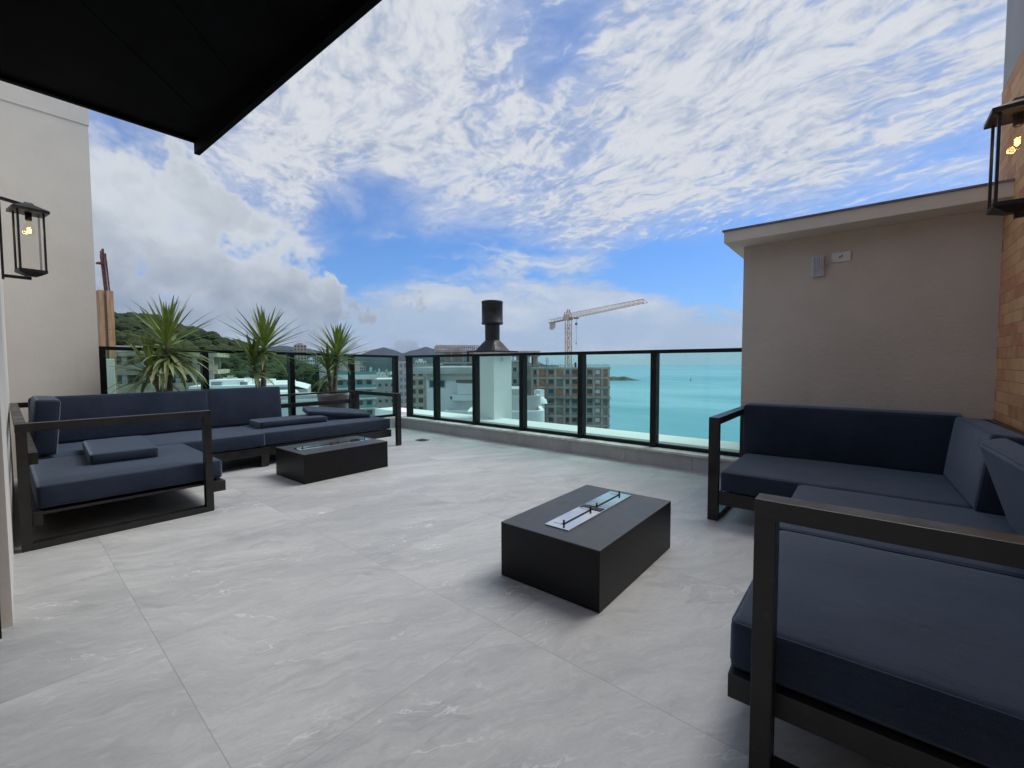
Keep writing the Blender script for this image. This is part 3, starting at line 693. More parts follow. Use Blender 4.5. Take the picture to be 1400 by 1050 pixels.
# ================================================================== lanterns (hang from the walls)
def lantern(base, rz, label, sc=1.0, cage=0.0, hw=.083):
    """local frame: +x out of the wall, z up; base is wall point at the lower bracket"""
    t = thing('wall_lantern', label, 'lantern', base, 'black wall lanterns with a lit bulb')
    o = Vector(base)
    cx = .150
    def T(mb, turnit=True):
        c, s_ = math.cos(rz), math.sin(rz)
        if turnit:
            cc, cs = math.cos(cage), math.sin(cage); mb.v = [(cx+(x-cx)*cc-y*cs, (x-cx)*cs+y*cc, z) for x, y, z in mb.v]
        mb.v = [(o.x+sc*(x*c-y*s_), o.y+sc*(x*s_+y*c), o.z+sc*z) for x, y, z in mb.v]; return mb
    H = .60; e = M['black_metal']
    m = MB(); m.box(.0, .014, -.028, .028, -.01, H+.01); T(m, False).build('backplate', e, t, bevel=.002)
    m = MB(); m.beam((.014, 0, H-.02), (.150, 0, H-.045), .022); T(m, False).build('bracket', e, t)
    m = MB(); m.beam((.014, 0, .015), (.150, 0, .012), .022); T(m, False).build('bracket', e, t)
    m = MB()
    ring = lambda w, z: [(cx-w, -w, z), (cx+w, -w, z), (cx+w, w, z), (cx-w, w, z)]
    vs = ring(hw+.022, .505)+ring(hw+.022, .525)+ring(.03, .565)+ring(.02, .58)
    fs = [(3, 2, 1, 0), (12, 13, 14, 15)]
    for k in range(3):
        for i in range(4): fs.append((k*4+i, k*4+(i+1) % 4, k*4+4+(i+1) % 4, k*4+4+i))
    m.add(vs, fs); T(m).build('roof', e, t)
    m = MB(); vs = ring(.03, .028)+ring(hw, .055)+ring(hw, .075); fs = [(3, 2, 1, 0), (8, 9, 10, 11)]
    for k in range(2):
        for i in range(4): fs.append((k*4+i, k*4+(i+1) % 4, k*4+4+(i+1) % 4, k*4+4+i))
    m.add(vs, fs); T(m).build('base', e, t)
    m = MB()
    for sx in (-1, 1):
        for sy in (-1, 1): m.box(cx+sx*(hw-.008)-.006, cx+sx*(hw-.008)+.006, sy*(hw-.008)-.006, sy*(hw-.008)+.006, .0755, .5045)
    T(m).build('cage', e, t)
    m = MB(); g = hw-.019
    for a in (-1, 1): m.box(cx+a*g-.0015, cx+a*g+.0015, -g, g, .078, .50); m.box(cx-g+.002, cx+g-.002, a*g-.0015, a*g+.0015, .078, .50)
    T(m).build('glass', M['clear'], t)
    m = MB(); m.lathe([(.0, .505), (.019, .505), (.019, .452), (.014, .447), (0, .447)], (cx, 0, 0), 16); T(m).build('bulb_holder', e, t)
    m = MB(); m.lathe([(.013, .446), (.016, .43), (.030, .395), (.033, .375), (.028, .350), (.012, .336), (0, .333)], (cx, 0, 0), 20); b = T(m).build('bulb', M['bulb_glass'], t)
    m = MB(); m.tube([(cx+.010*math.cos(k*1.25), .010*math.sin(k*1.25), .360+.034*k/14) for k in range(15)], .0020, 5); T(m).build('filament', M['filament'], b)
    l = bpy.data.lights.new('lantern_light', 'POINT'); l.energy = .8; l.color = (1, .62, .25); l.shadow_soft_size = .02
    lo = bpy.data.objects.new('lantern_light', l); C.objects.link(lo); p = MB(); p.v = [(cx, 0, .375)]; T(p); lo.location = (Vector(p.v[0]))*S
    return t
lantern((-4.98, .158, 1.645), PI/2-math.radians(2), 'black cage lantern with a glowing bulb on the pale left wall', 1.0, math.radians(9), .075)
lantern((.640, 3.06, 1.66), PI, 'black cage lantern partly cut off at the upper right on the brick wall', .93)

# emergency light + socket plate on the stucco wall
e = thing('wall_light', 'small grey rectangular ribbed light fitting on the stucco wall', 'light fitting', (-.33, 4.2, 1.665))
MB().box(-.366, -.287, 4.166, 4.199, 1.668, 1.822).build('housing', M['white_plastic'], e, bevel=.004)
m = MB()
for k in range(6): m.tube([(-.356+k*.0118, 4.165, 1.676), (-.356+k*.0118, 4.165, 1.814)], .005, 8)
m.build('diffuser', M['grey_diff'], e)
p = thing('socket_plate', 'white electrical socket plate beside the small wall light', 'socket', (-.19, 4.2, 1.75))
MB().box(-.245, -.127, 4.188, 4.199, 1.762, 1.838).build('plate', M['white_plastic'], p, bevel=.003)
m = MB()
for dx_ in (-.006, .006): m.tube([(-.186+dx_, 4.187, 1.800+dx_*.6), (-.186+dx_, 4.183, 1.800+dx_*.6)], .0055, 10)
m.build('socket_hole', M['slot'], p)
m = MB(); m.tube([(-.287, 4.185, 1.768), (-.27, 4.175, 1.772), (-.255, 4.178, 1.780), (-.243, 4.188, 1.785)], .003, 6)
m.tube([(-.287, 4.19, 1.755), (-.27, 4.18, 1.760), (-.250, 4.186, 1.765)], .003, 6)
tag(m.build('power_cable', M['white_plastic'], origin=(-.26, 4.18, 1.77)), 'short white cable between the wall light and the socket plate', 'cable')

# ================================================================== chimney on the ledge
ch = thing('chimney', 'white square chimney with a black round metal cowl beyond the railing', 'chimney', (-4.415, 4.96, .036))
CX, CY, CH = -4.415, 4.96, .205
m = MB(); m.box(CX-CH, CX+CH, CY-CH, CY+CH, .036, 1.165); m.build('shaft', M['white_paint'], ch, bevel=.004)
m = MB(); m.box(CX-.275, CX+.275, CY-.275, CY+.275, 1.1655, 1.185); m.build('cap_plate', M['black_metal'], ch, bevel=.002)
m = MB(); r_ = lambda w_, z: [(CX-w_, CY-w_, z), (CX+w_, CY-w_, z), (CX+w_, CY+w_, z), (CX-w_, CY+w_, z)]
n = 32; prof = []
vs = []; fs = []
for i, (k, z) in enumerate(((0, 1.1855), (.35, 1.24), (.7, 1.30), (1, 1.345))):     # square morphs into the round neck
    for j in range(n):
        a = 2*PI*(j+.5)/n; c_, s_ = math.cos(a), math.sin(a); sq = .205/max(abs(c_), abs(s_)); ci = .110
        q = sq*(1-k)+ci*k; vs.append((CX+q*c_, CY+q*s_, z))
for i in range(3):
    for j in range(n): fs.append((i*n+j, i*n+(j+1) % n, (i+1)*n+(j+1) % n, (i+1)*n+j))
m.add(vs, fs, False); m.build('hood', M['black_metal'], ch)
MB().lathe([(.110, 1.34), (.112, 1.62)], (CX, CY, 0), 36).build('neck', M['black_metal'], ch)
MB().lathe([(.10, 1.585), (.158, 1.585), (.162, 1.588), (.162, 1.612), (.158, 1.615), (.158, 1.90), (.162, 1.903), (.162, 1.925), (.150, 1.932), (.05, 1.942), (0, 1.943)], (CX, CY, 0), 40).build('cowl', M['black_metal'], ch)
m = MB(); m.lathe([(0, 0), (.012, .004), (.016, .03), (.01, .05), (0, .055)], (-4.205+.02, 4.93, 1.03), 12); m.tube([(-4.205, 4.93, 1.10), (-4.19, 4.93, 1.10), (-4.187, 4.93, 1.085)], .004, 6)
m.build('bulkhead_bulb', M['white_plastic'], ch)
ch.scale = (1.22, 1.22, 1.22); ch.location = Vector((-4.415*1.22, 4.96*1.22, 1+(.036-1)*1.22))*S

# ================================================================== yuccas in planters
def pot(t, x, y, r=.205, h=.60):
    MB().lathe([(0, .002), (r*.62, .002), (r*.66, .02), (r*.86, h*.6), (r*.98, h-.035), (r*1.0, h-.03), (r*1.0, h), (r*.93, h), (r*.90, h-.05)], (x, y, 0), 40).build('planter', M['pot'], t)
    m = MB(); n_ = 40; m.lathe([(r*.91, h-.04), (r*.5, h-.03), (0, h-.028)], (x, y, 0), 24); m.build('soil', M['soil'], t)
def blade(mb, o, az, el, L, w_, droop, seed):
    """sword leaf: narrow, folded, bending down by droop"""
    n_ = 8; p = Vector(o); vs = []; e_ = el; seg_ = L/n_; az_ = az
    side = Vector((-math.sin(az), math.cos(az), 0))
    for i in range(n_+1):
        f = i/n_
        ww = w_*(0.45+.55*min(1, f*5))*(1-max(0, (f-.35)/.65)**1.6)*.5+.0006
        d = Vector((math.cos(az_)*math.cos(e_), math.sin(az_)*math.cos(e_), math.sin(e_)))
        nrm = d.cross(side).normalized()
        if nrm.z < 0: nrm = -nrm
        vs += [p+side*ww+nrm*ww*.35, p-nrm*ww*.05, p-side*ww+nrm*ww*.35]
        p = p+d*seg_; e_ -= droop*(f+.25)/n_; az_ += seed*.02
    fs = []
    for i in range(n_):
        a = i*3; fs += [(a, a+3, a+4, a+1), (a+1, a+4, a+5, a+2)]
    mb.add(vs, fs, True)
def rosette(mg, mo, c, n_, L, rs, old=.0, w_=.036, topdown=0):
    for i in range(n_):
        f = (i+.5)/n_
        az = i*2.39996+rs.uniform(-.25, .25)
        el = math.radians(86-f*96+rs.uniform(-7, 7))
        l = L*(.72+.35*math.sin(min(1, f*1.35)*PI*.62))*rs.uniform(.86, 1.12)
        z = c[2]+.05-.16*f
        dr = math.radians(rs.uniform(0, 12)+f*9+(rs.uniform(20, 60) if rs.random() < .07 else 0))
        blade(mg, (c[0], c[1], z), az, el, l, w_*rs.uniform(.8, 1.15), dr, rs.uniform(-1, 1))
    for i in range(int(old)):
        az = rs.uniform(0, 2*PI); el = math.radians(rs.uniform(-40, 10)); l = L*rs.uniform(.8, 1.05)
        blade(mo, (c[0], c[1], c[2]-.08-rs.uniform(0, .16 if old > 20 else .07)), az, el, l, w_*1.25, math.radians(rs.uniform(40, 90)), rs.uniform(-1, 1))
def yucca(label, x, y, stems, seed):
    rs = random.Random(seed); t = thing('yucca_plant', label, 'plant', (x, y, 0), 'yuccas in tall planters behind the left sofa')
    pot(t, x, y)
    mg, mo, mt = MB(), MB(), MB()
    for (dx_, dy_, top, n_, L, old) in stems:
        pts = [(x+dx_*.25, y+dy_*.25, .55), (x+dx_*.6, y+dy_*.6, .55+(top-.55)*.5), (x+dx_, y+dy_, top)]
        mt.tube(pts, [.034, .027, .022], 10)
        rosette(mg, mo, (x+dx_, y+dy_, top), n_, L, rs, old)
    mt.build('trunk', M['bark'], t); mg.build('leaves', M['yucca'], t); mo.build('drooping_leaves', M['yucca_old'], t)
yucca('yucca with the most drooping lower leaves, nearest the pale wall', -5.60, 1.27, [(0, .0, 1.24, 46, .52, 50), (.02, -.15, .97, 26, .40, 8)], 3)
yucca('yucca with two dense heads behind the middle of the left sofa', -5.62, 2.17, [(0, .04, 1.23, 62, .50, 6), (.02, -.09, 1.02, 36, .39, 3)], 5)
yucca('yucca with a bare curved trunk in a taupe planter nearest the railing corner', -5.63, 3.07, [(0, .07, 1.14, 64, .52, 3), (-.01, -.06, .94, 32, .38, 2)], 9)

# ================================================================== BACKGROUND
def P(az, d): a = math.radians(az); return (d*math.sin(a), d*math.cos(a))
def Z(el, d): return 1+d*math.tan(math.radians(el))
GZ = -44.0
# sea, land
m = MB(); n = 64; m.add([(0, 0, -50)]+[(11800*math.cos(2*PI*k/n), 11800*math.sin(2*PI*k/n), -50) for k in range(n)], [(0, k+1, (k+1) % n+1) for k in range(n)])
tag(m.build('sea', M['sea']), kind='structure')
m = MB(); coast = [(90, -900), (70, 0), (40, 120), (-40, 190), (-120, 235), (-190, 300), (-330, 420), (-620, 700), (-1400, 1500), (-2600, 2500), (-5200, 6500), (-8500, 7200), (-11000, 3000), (-11000, -3000), (-4000, -5000), (0, -3000)]
m.prism(coast, -51, GZ); tag(m.build('ground', M['land']), kind='structure')

def fnoise(x, y, s): return mnoise.fractal(Vector((x*s, y*s, 3.3)), 1.0, 2.1, 5)
def hill_mesh(name, prof, d0, d1, azs, jitter, mt, n_r=14, n_a=90, seed=0, base=GZ):
    """ridge seen at elevations prof(az); crest at 70 % of the way from d0 to d1"""
    m = MB(); vs = []; fs = []
    for i in range(n_a+1):
        az = azs[0]+(azs[1]-azs[0])*i/n_a
        top = prof(az)
        for j in range(n_r+1):
            f = j/n_r; d = d0+(d1-d0)*f; x, y = P(az, d)
            dc = d0+(d1-d0)*.7; zt = 1+dc*math.tan(math.radians(top))
            k = math.sin(min(1, f/.7)*PI/2) if f < .7 else math.cos((f-.7)/.3*PI/2)
            z = base+(zt-base)*k + jitter*fnoise(x+seed, y, 3.0/(d1-d0))*(k if f < .6 else k*.4)
            vs.append((x, y, z))
    for i in range(n_a):
        for j in range(n_r):
            a = i*(n_r+1)+j; fs.append((a, a+1, a+n_r+2, a+n_r+1))
    m.add(vs, fs, True); return m, vs
def interp(tab):
    xs, ys = [a for a, b in tab], [b for a, b in tab]
    return lambda v: float(np.interp(v, xs, ys))
prof1 = interp([(-100, 6.5), (-88, 5.0), (-81.5, 4.35), (-78.8, 4.2), (-75.9, 3.0), (-72.8, 2.05), (-69.7, 1.15), (-66, .0), (-62, -1.2), (-58, -2.5), (-54, -5)])
m, hv = hill_mesh('hill', prof1, 170, 430, (-100, -54), 5, M['forest'], 22, 110)
tag(m.build('hill', M['forest']), kind='structure')
# forest canopy over the hill: thousands of crowns read as one mass
def clump_template(sd, sub_=2):
    bm = bmesh.new(); bmesh.ops.create_icosphere(bm, subdivisions=sub_, radius=1)
    vs = []
    for v in bm.verts:
        p = v.co; k = 1+.34*mnoise.noise(p*2.3+Vector((sd, 0, 0)))+.16*mnoise.noise(p*6+Vector((0, sd, 0))); vs.append((p.x*k, p.y*k, p.z*k*.85))
    fs = [tuple(v.index for v in f.verts) for f in bm.faces]; bm.free(); return np.array(vs), fs
T = [clump_template(k*7.7) for k in range(5)]
m = MB(); rs = random.Random(4); hva = np.array(hv)
vv = []; ff = []; cnt = 0; off = 0
n_r = 22
for k in range(2600):
    i = rs.uniform(0, 109.99); j = rs.uniform(1, 16.5); a = int(i)*(n_r+1)+int(j)
    fi, fj = i-int(i), j-int(j)
    p = hva[a]*(1-fi)*(1-fj)+hva[a+1]*(1-fi)*fj+hva[a+n_r+1]*fi*(1-fj)+hva[a+n_r+2]*fi*fj
    tv, tf = T[rs.randrange(5)]; r = rs.uniform(2.2, 4.6)
    c_, s_ = math.cos(k), math.sin(k)
    q = np.stack([(tv[:, 0]*c_-tv[:, 1]*s_)*r, (tv[:, 0]*s_+tv[:, 1]*c_)*r, tv[:, 2]*r*rs.uniform(.7, 1.15)], 1)+p+[0, 0, r*.25]
    vv.append(q); ff += [tuple(x+off for x in f) for f in tf]; off += len(tv)
fv = np.concatenate(vv); m.add([tuple(x) for x in fv], ff, False)
tag(m.build('forest', M['forest']), 'dense dark green forest covering the hill behind the yuccas', 'forest', kind='stuff')

# distant mountains
profA = interp([(-75, 1.6), (-70, 1.7), (-66.6, 2.2), (-64, 1.9), (-60.5, .9), (-58.5, 1.1), (-56.8, 1.85), (-55.4, 2.15), (-54.2, 1.7), (-53.1, 1.1), (-52.2, 1.5), (-51.2, 1.7), (-50.2, 1.95), (-49, 1.5), (-47.5, 1.4), (-44, .9), (-40, .5), (-36, 0), (-33, -.4)])
m, _ = hill_mesh('mountains', profA, 4200, 7200, (-78, -33), 60, M['hill'], 14, 160)
tag(m.build('mountains', M['hill']), kind='structure')
profB = interp([(-80, 1.0), (-70, 1.3), (-62, .9), (-57, .6), (-50, .7), (-46, .5), (-41, .3), (-38, 0), (-36, -.6)])
m, _ = hill_mesh('far_hills', profB, 2400, 4000, (-78, -36), 40, M['hill'], 12, 120, seed=999)
tag(m.build('far_hills', M['hill']), kind='structure')
# islet and boat
m = MB(); bx_, by_ = P(-25.6, 1330); vs = []; fs = []
for i in range(25):
    f = i/24; xx = -75+f*140
    h_ = max(0.05, math.sin(f*PI)**.8*(11+5*mnoise.noise(Vector((f*5, 0, 0))))) * (1 if f < .7 else (1-(f-.7)/.3*.6))
    for j in range(7):
        g = j/6*2-1; vs.append((bx_+xx*math.cos(.45), by_+xx*math.sin(.45)+g*26, -50.2+h_*(1-g*g)))
for i in range(24):
    for j in range(6): a = i*7+j; fs.append((a, a+7, a+8, a+1))
m.add(vs, fs, True); tag(m.build('rock_islet', M['rock']), 'dark rocky islet in the sea right of the construction block', 'islet')
bx_, by_ = P(-16.96, 1350)
b = thing('sail_boat', 'tiny dark boat alone on the open sea', 'boat', (bx_, by_, -50))
m = MB(); m.prism([(bx_-3, by_), (bx_-1.5, by_-1.1), (bx_+2.4, by_-1.1), (bx_+3, by_), (bx_+2.4, by_+1.1), (bx_-1.5, by_+1.1)], -50.2, -48.6); m.build('hull', M['sail'], b)
m = MB(); m.box(bx_-.15, bx_+.15, by_-.15, by_+.15, -48.6, -42); m.add([(bx_+.2, by_, -48), (bx_+2.6, by_, -48), (bx_+.2, by_+.1, -42.5)], [(0, 1, 2), (2, 1, 0)]); m.build('mast_and_sail', M['sail'], b)

# ---- buildings
class Bld:
    """building facing the terrace: local u runs across the facade, v away from the viewer"""
    def __init__(s, name, label, az0, az1, d, z1, depth, z0=GZ, turn=0, cat='building', group=None):
        p0, p1 = Vector(P(az0, d)), Vector(P(az1, d)); s.w = (p1-p0).length; c = (p0+p1)/2
        ang = math.atan2((p1-p0).y, (p1-p0).x)+math.radians(turn)
        s.U = Vector((math.cos(ang), math.sin(ang))); s.V = Vector((-s.U.y, s.U.x))
        if s.V.dot(c) < 0: s.V = -s.V
        s.o = c-s.U*s.w/2; s.z1, s.z0, s.dp = z1, z0, depth
        s.t = thing(name, label, cat, (c.x, c.y, z0), group)
    def pt(s, u, v, z): q = s.o+s.U*u+s.V*v; return (q.x, q.y, z)
    def bx(s, mb, u0, u1, v0, v1, z0, z1):
        vs = [s.pt(u, v, z) for z in (z0, z1) for v in (v0, v1) for u in (u0, u1)]
        mb.add(vs, [(0, 1, 3, 2), (4, 6, 7, 5), (0, 4, 5, 1), (2, 3, 7, 6), (0, 2, 6, 4), (1, 5, 7, 3)])
    def part(s, name, mt, *boxes, parent=None):
        mb = MB()
        for b_ in boxes: s.bx(mb, *b_)
        o = mb.build(name, mt, parent or s.t)
        bm = bmesh.new(); bm.from_mesh(o.data); bmesh.ops.recalc_face_normals(bm, faces=bm.faces); bm.to_mesh(o.data); bm.free()
        return o
    def windows(s, us, zs, w_, h_, v=0, frame='lightgrey', pane='win', rim=.12, pr=.08):
        for z in zs:
            for u in us:
                f = s.part('window', M[frame], (u-w_/2-rim, u+w_/2+rim, v-pr, v-.02, z-rim, z), (u-w_/2-rim, u+w_/2+rim, v-pr, v-.02, z+h_, z+h_+rim*.6), (u-w_/2-rim, u-w_/2, v-pr, v-.02, z, z+h_), (u+w_/2, u+w_/2+rim, v-pr, v-.02, z, z+h_))
                s.part('pane', M[pane], (u-w_/2, u+w_/2, v-.05, v-.012, z, z+h_), parent=f)

# neighbour under construction at the left (tan, slabs and columns)
D1 = 95; g = Bld('unfinished_building', 'tan unfinished building with open floors and columns behind the first yucca', -82.5, -73.2, D1, Z(1.15, D1), 12, turn=-14)
slabs = [Z(1.25, D1)-3.05*k for k in range(0, 7)]
g.part('floor_slabs', M['brownwood'], *[(-.5, g.w+.5, -.8, 12, z-.75, z) for z in slabs])
g.part('rear_wall', M['conc_dark'], (0, g.w, 5, 5.3, slabs[-1], slabs[0]-.4))
for k in range(7):
    u = .6+k*(g.w-1.2)/6; g.part('column', M['beige'], (u-.35, u+.35, -.2, .5, slabs[-1], slabs[0]-.76))
for k in range(5):
    u = 1.4+k*2.8; z = slabs[1 if k % 2 else 2]; g.part('infill_panel', M['conc_pink' if k % 2 else 'win'], (u, u+1.7, 0, .3, z+.02, z+2.2))
g.part('parapet', M['cream'], (0, g.w*.45, -.6, -.3, slabs[0]+.01, slabs[0]+1.0))
g.part('balcony_guard', M['brownwood'], *[(-.5, g.w+.5, -.85, -.7, z+.01, z+.9) for z in slabs[1:4]])
# pale strip + timber column with rebar next door
c = thing('timber_clad_column', 'timber boarded column with bare rebar on top beside the pale wall', 'column', (-7.8, 1.15, -1))
m = MB()
m.box(-7.9, -7.7, 1.05, 1.100, -1, 1.96); m.box(-7.9, -7.7, 1.128, 1.195, -1, 1.96); m.build('formwork_boards', M['form_wood'], c)
m = MB(); m.box(-7.88, -7.72, 1.101, 1.127, -1, 1.955); m.build('core', M['conc_dark'], c)
m = MB()
for (dx_, dy_, h_) in ((0, .10, 2.48), (.05, .115, 2.50), (-.05, .125, 2.52), (.02, .14, 2.45), (.04, .09, 2.42)): m.tube([(-7.8+dx_, 1.05+dy_-.015, 1.9), (-7.8+dx_, 1.05+dy_-.03, 2.2), (-7.8+dx_*1.3, 1.05+dy_-.045, h_)], .009, 6)
m.box(-7.86, -7.74, 1.06, 1.16, 2.31, 2.325); m.build('rebar', M['rust'], c)
m = MB(); m.box(-6.5, -6.25, .86, .955, -.6, 1.06); tag(m.build('party_wall', M['white_paint'], bevel=.004), 'narrow white wall end seen through the first pane of the left railing', 'wall')

# white roofed low buildings
D2 = 85; g = Bld('low_building', 'long low building with a bright white roof behind the middle yucca', -75.2, -66.5, D2, Z(-2.35, D2), 22, turn=-8)
g.part('wall', M['cream'], (0, g.w, 0, 22, GZ, g.z1-.4)); 
g.part('roof', M['whiteroof'], (-.6, g.w+.6, -.8, 22.5, g.z1-.395, g.z1), (1, g.w*.5, 3, 12, g.z1+.01, g.z1+.8), (g.w*.55, g.w*.8, 7, 14, g.z1+.01, g.z1+.6))
for b_ in ((2, 3.4, 1, 2.2, g.z1+.01, g.z1+.6), (6, 7, 1.5, 2.4, g.z1+.01, g.z1+.5), (9, 9.8, .8, 1.6, g.z1+.01, g.z1+.7)): g.part('roof_unit', M['roofgrey'], b_)
g.part('window_band', M['win'], (1, g.w-1, -.05, .01, g.z1-2.6, g.z1-1.4))
D3 = 60; g = Bld('low_building', 'pale low block with a flat white roof right below the third yucca', -69.2, -60.6, D3, Z(-4.1, D3), 12, turn=4)
g.part('wall', M['white_paint'], (0, g.w, 0, 12, GZ, g.z1-.3)); g.part('roof', M['whiteroof'], (-.3, g.w+.3, -.4, 12.4, g.z1-.295, g.z1), (g.w*.2, g.w*.5, 4, 9, g.z1+.01, g.z1+.7))
g.part('parapet', M['lightgrey'], (-.3, g.w+.3, -.4, -.15, g.z1+.01, g.z1+.45))
D3 = 105; g = Bld('low_building', 'second white vaulted roof hall between the trees and the middle yucca', -69.5, -64.2, D3, Z(-2.5, D3), 20, turn=-5)
g.part('wall', M['lightgrey'], (0, g.w, 0, 20, GZ, g.z1-.8)); m = MB()
vs = []; fs = []
for i in range(13):
    f = i/12; vs += [g.pt(f*g.w, -.5, g.z1-.8+1.1*math.sin(f*PI)), g.pt(f*g.w, 20.5, g.z1-.8+1.1*math.sin(f*PI)), g.pt(f*g.w, -.5, g.z1-.85+.9*math.sin(f*PI)), g.pt(f*g.w, 20.5, g.z1-.85+.9*math.sin(f*PI))]
for i in range(12): a = i*4; fs += [(a, a+4, a+5, a+1), (a+2, a+3, a+7, a+6), (a, a+2, a+6, a+4), (a+1, a+5, a+7, a+3)]
m.add(vs, fs); m.build('roof', M['whiteroof'], g.t)

# trees
def tree(label, az, d, top, r, seed, name='broadleaf_tree', group='trees between the rooftops'):
    rs = random.Random(seed); x, y = P(az, d); z = Z(top, d)
    t = thing(name, label, 'tree', (x, y, GZ), group)
    m = MB(); m.tube([(x, y, GZ), (x+.4, y, z-2.2*r), (x, y+.3, z-r)], [r*.16, r*.12, r*.05], 8)
    for k in range(6):
        a = k*1.05+rs.random(); m.tube([(x+.2, y, z-2.0*r), (x+math.cos(a)*r*.6, y+math.sin(a)*r*.6, z-1.1*r)], [r*.07, r*.03], 6)
    m.build('trunk', M['bark'], t)
    vv = []; fs = []
    for k in range(1500):
        u, v_, w_ = rs.gauss(0, 1), rs.gauss(0, 1), rs.gauss(0, 1); l_ = math.sqrt(u*u+v_*v_+w_*w_) or 1; q = Vector((u/l_, v_/l_, w_/l_))
        rad = r*(.55+.45*rs.random())*(1+.35*mnoise.noise(q*2.2+Vector((seed, 0, 0)))); c_ = Vector((x, y, z-r*1.05))+Vector((q.x*rad, q.y*rad, q.z*rad*.95))
        e1 = Vector((rs.uniform(-1, 1), rs.uniform(-1, 1), rs.uniform(-1, 1))).normalized(); e2 = e1.cross(q).normalized(); s1 = r*rs.uniform(.06, .13)
        i0 = len(vv); vv += [c_+e1*s1, c_+e2*s1*.7, c_-e1*s1, c_-e2*s1*.7]; fs.append((i0, i0+1, i0+2, i0+3))
    m = MB(); m.add(vv, fs); m.build('crown', M['forest'], t)
tree('round dark green tree left of the third yucca, the leftmost tree by the white roofs', -66.2, 150, -.55, 5.0, 1)
tree('round dark green tree directly behind the third yucca trunk', -63.6, 148, -.35, 4.8, 2)
tree('broad dark tree just left of the balcony block', -64.9, 135, -1.2, 4.0, 3)
tree('small green tree low beside the balcony block', -63.0, 128, -1.7, 3.2, 4)

# city towers in the distance
def tower(label, az0, az1, d, el, dep, mt, nf, ncol, grp='distant city towers', pane='win', crown=True):
    g = Bld('apartment_tower', label, az0, az1, d, Z(el, d), dep, group=grp)
    g.part('wall', M[mt], (0, g.w, 0, dep, GZ, g.z1))
    if crown: g.part('roof_structure', M[mt], (g.w*.3, g.w*.7, dep*.3, dep*.7, g.z1+.01, g.z1+d*.004))
    q = rnd.random()*.3; k_ = d*.0022
    g.part('water_tank', M['lightgrey'], (g.w*(.05+q), g.w*(.05+q)+k_*1.6, 1, 1+k_*1.6, g.z1+.01, g.z1+k_)); g.part('aerial', M['roofgrey'], (g.w*.8, g.w*.8+k_*.15, 2, 2+k_*.15, g.z1+.01, g.z1+k_*3.2))
    us = [(i+.5)*g.w/ncol for i in range(ncol)]; g.windows(us, [g.z1-3.2*(k+1)+.6 for k in range(nf)], g.w/ncol*.5, 1.6, pane=pane, frame=mt, rim=.15)
    return g
tower('pinkish tower rising above the railing between the two right yuccas', -65.55, -64.2, 520, 2.25, 12, 'conc_pink', 9, 4)
tower('pale tower below the pinkish tower between the yuccas', -64.1, -63.35, 480, .55, 12, 'white_paint', 6, 3)
tower('grey tower just left of the third yucca head', -66.4, -65.6, 430, .35, 10, 'lightgrey', 5, 3)
tower('cream tower behind the third yucca', -63.2, -62.2, 420, .95, 12, 'cream', 6, 3)
tower('short white tower over the dark trees', -65.3, -64.5, 380, -.25, 10, 'white_paint', 5, 3)
for i, (a, wd, el, mt) in enumerate(((-57.0, .32, -.55, 'white_paint'), (-56.45, .25, -1.0, 'lightgrey'), (-56.0, .22, -.75, 'white_paint'), (-55.6, .3, -1.15, 'white_paint'), (-55.1, .35, -.85, 'cream'), (-54.6, .25, -1.05, 'white_paint'), (-54.2, .3, -.95, 'lightgrey'))):
    L_ = ['leftmost and tallest white tower of the hazy far cluster', 'slim grey tower second from the left in the hazy far cluster', 'white tower third from the left in the hazy far cluster', 'lowest white tower in the middle of the hazy far cluster', 'cream tower third from the right in the hazy far cluster', 'white tower second from the right in the hazy far cluster', 'grey tower at the right end of the hazy far cluster'][i]
    d = 1500+60*i; g = Bld('apartment_tower', L_, a-wd/2, a+wd/2, d, Z(el, d), 14, group='distant city towers'); g.part('wall', M[mt], (0, g.w, 0, 14, GZ, g.z1)); g.part('roof_structure', M[mt], (g.w*.3, g.w*.7, 4, 10, g.z1+.01, g.z1+4))
    g.windows([g.w*.3, g.w*.7], [g.z1-5*(k+1) for k in range(4)], g.w*.22, 2.2, frame=mt)
for i, (a0, a1, d, el, mt, nf, nc, lab) in enumerate((
    (-69.3, -68.1, 300, -.15, 'cream', 5, 4, 'cream mid rise block at the foot of the forest hill'),
    (-67.9, -66.9, 340, .15, 'lightgrey', 6, 4, 'light grey mid rise block beside the forest slope'),
    (-62.1, -61.5, 300, .35, 'white_paint', 6, 3, 'slim white tower just left of the balcony block'),
    (-60.9, -59.6, 420, .25, 'lightgrey', 6, 4, 'grey tower rising behind the balcony block'),
    (-58.6, -57.6, 520, -.35, 'beige', 5, 4, 'beige tower behind the right end of the balcony block'),
    (-54.9, -53.9, 420, -1.3, 'white_paint', 4, 4, 'white block low behind the small window building'),
    (-51.6, -50.2, 260, .35, 'white_paint', 4, 4, 'white block behind the beige tower near the corner'),
    (-47.6, -45.6, 230, .1, 'cream', 4, 5, 'cream block just above the neighbour roof slab'),
    (-72.6, -71.2, 210, -1.55, 'cream', 3, 5, 'low cream block between the first and second yucca'),
    (-71.0, -69.6, 190, -1.75, 'beige', 3, 5, 'low beige block left of the second yucca stem'))):
    tower(lab, a0, a1, d, el, 12, mt, nf, nc, 'mid rise blocks between the hill and the railing')
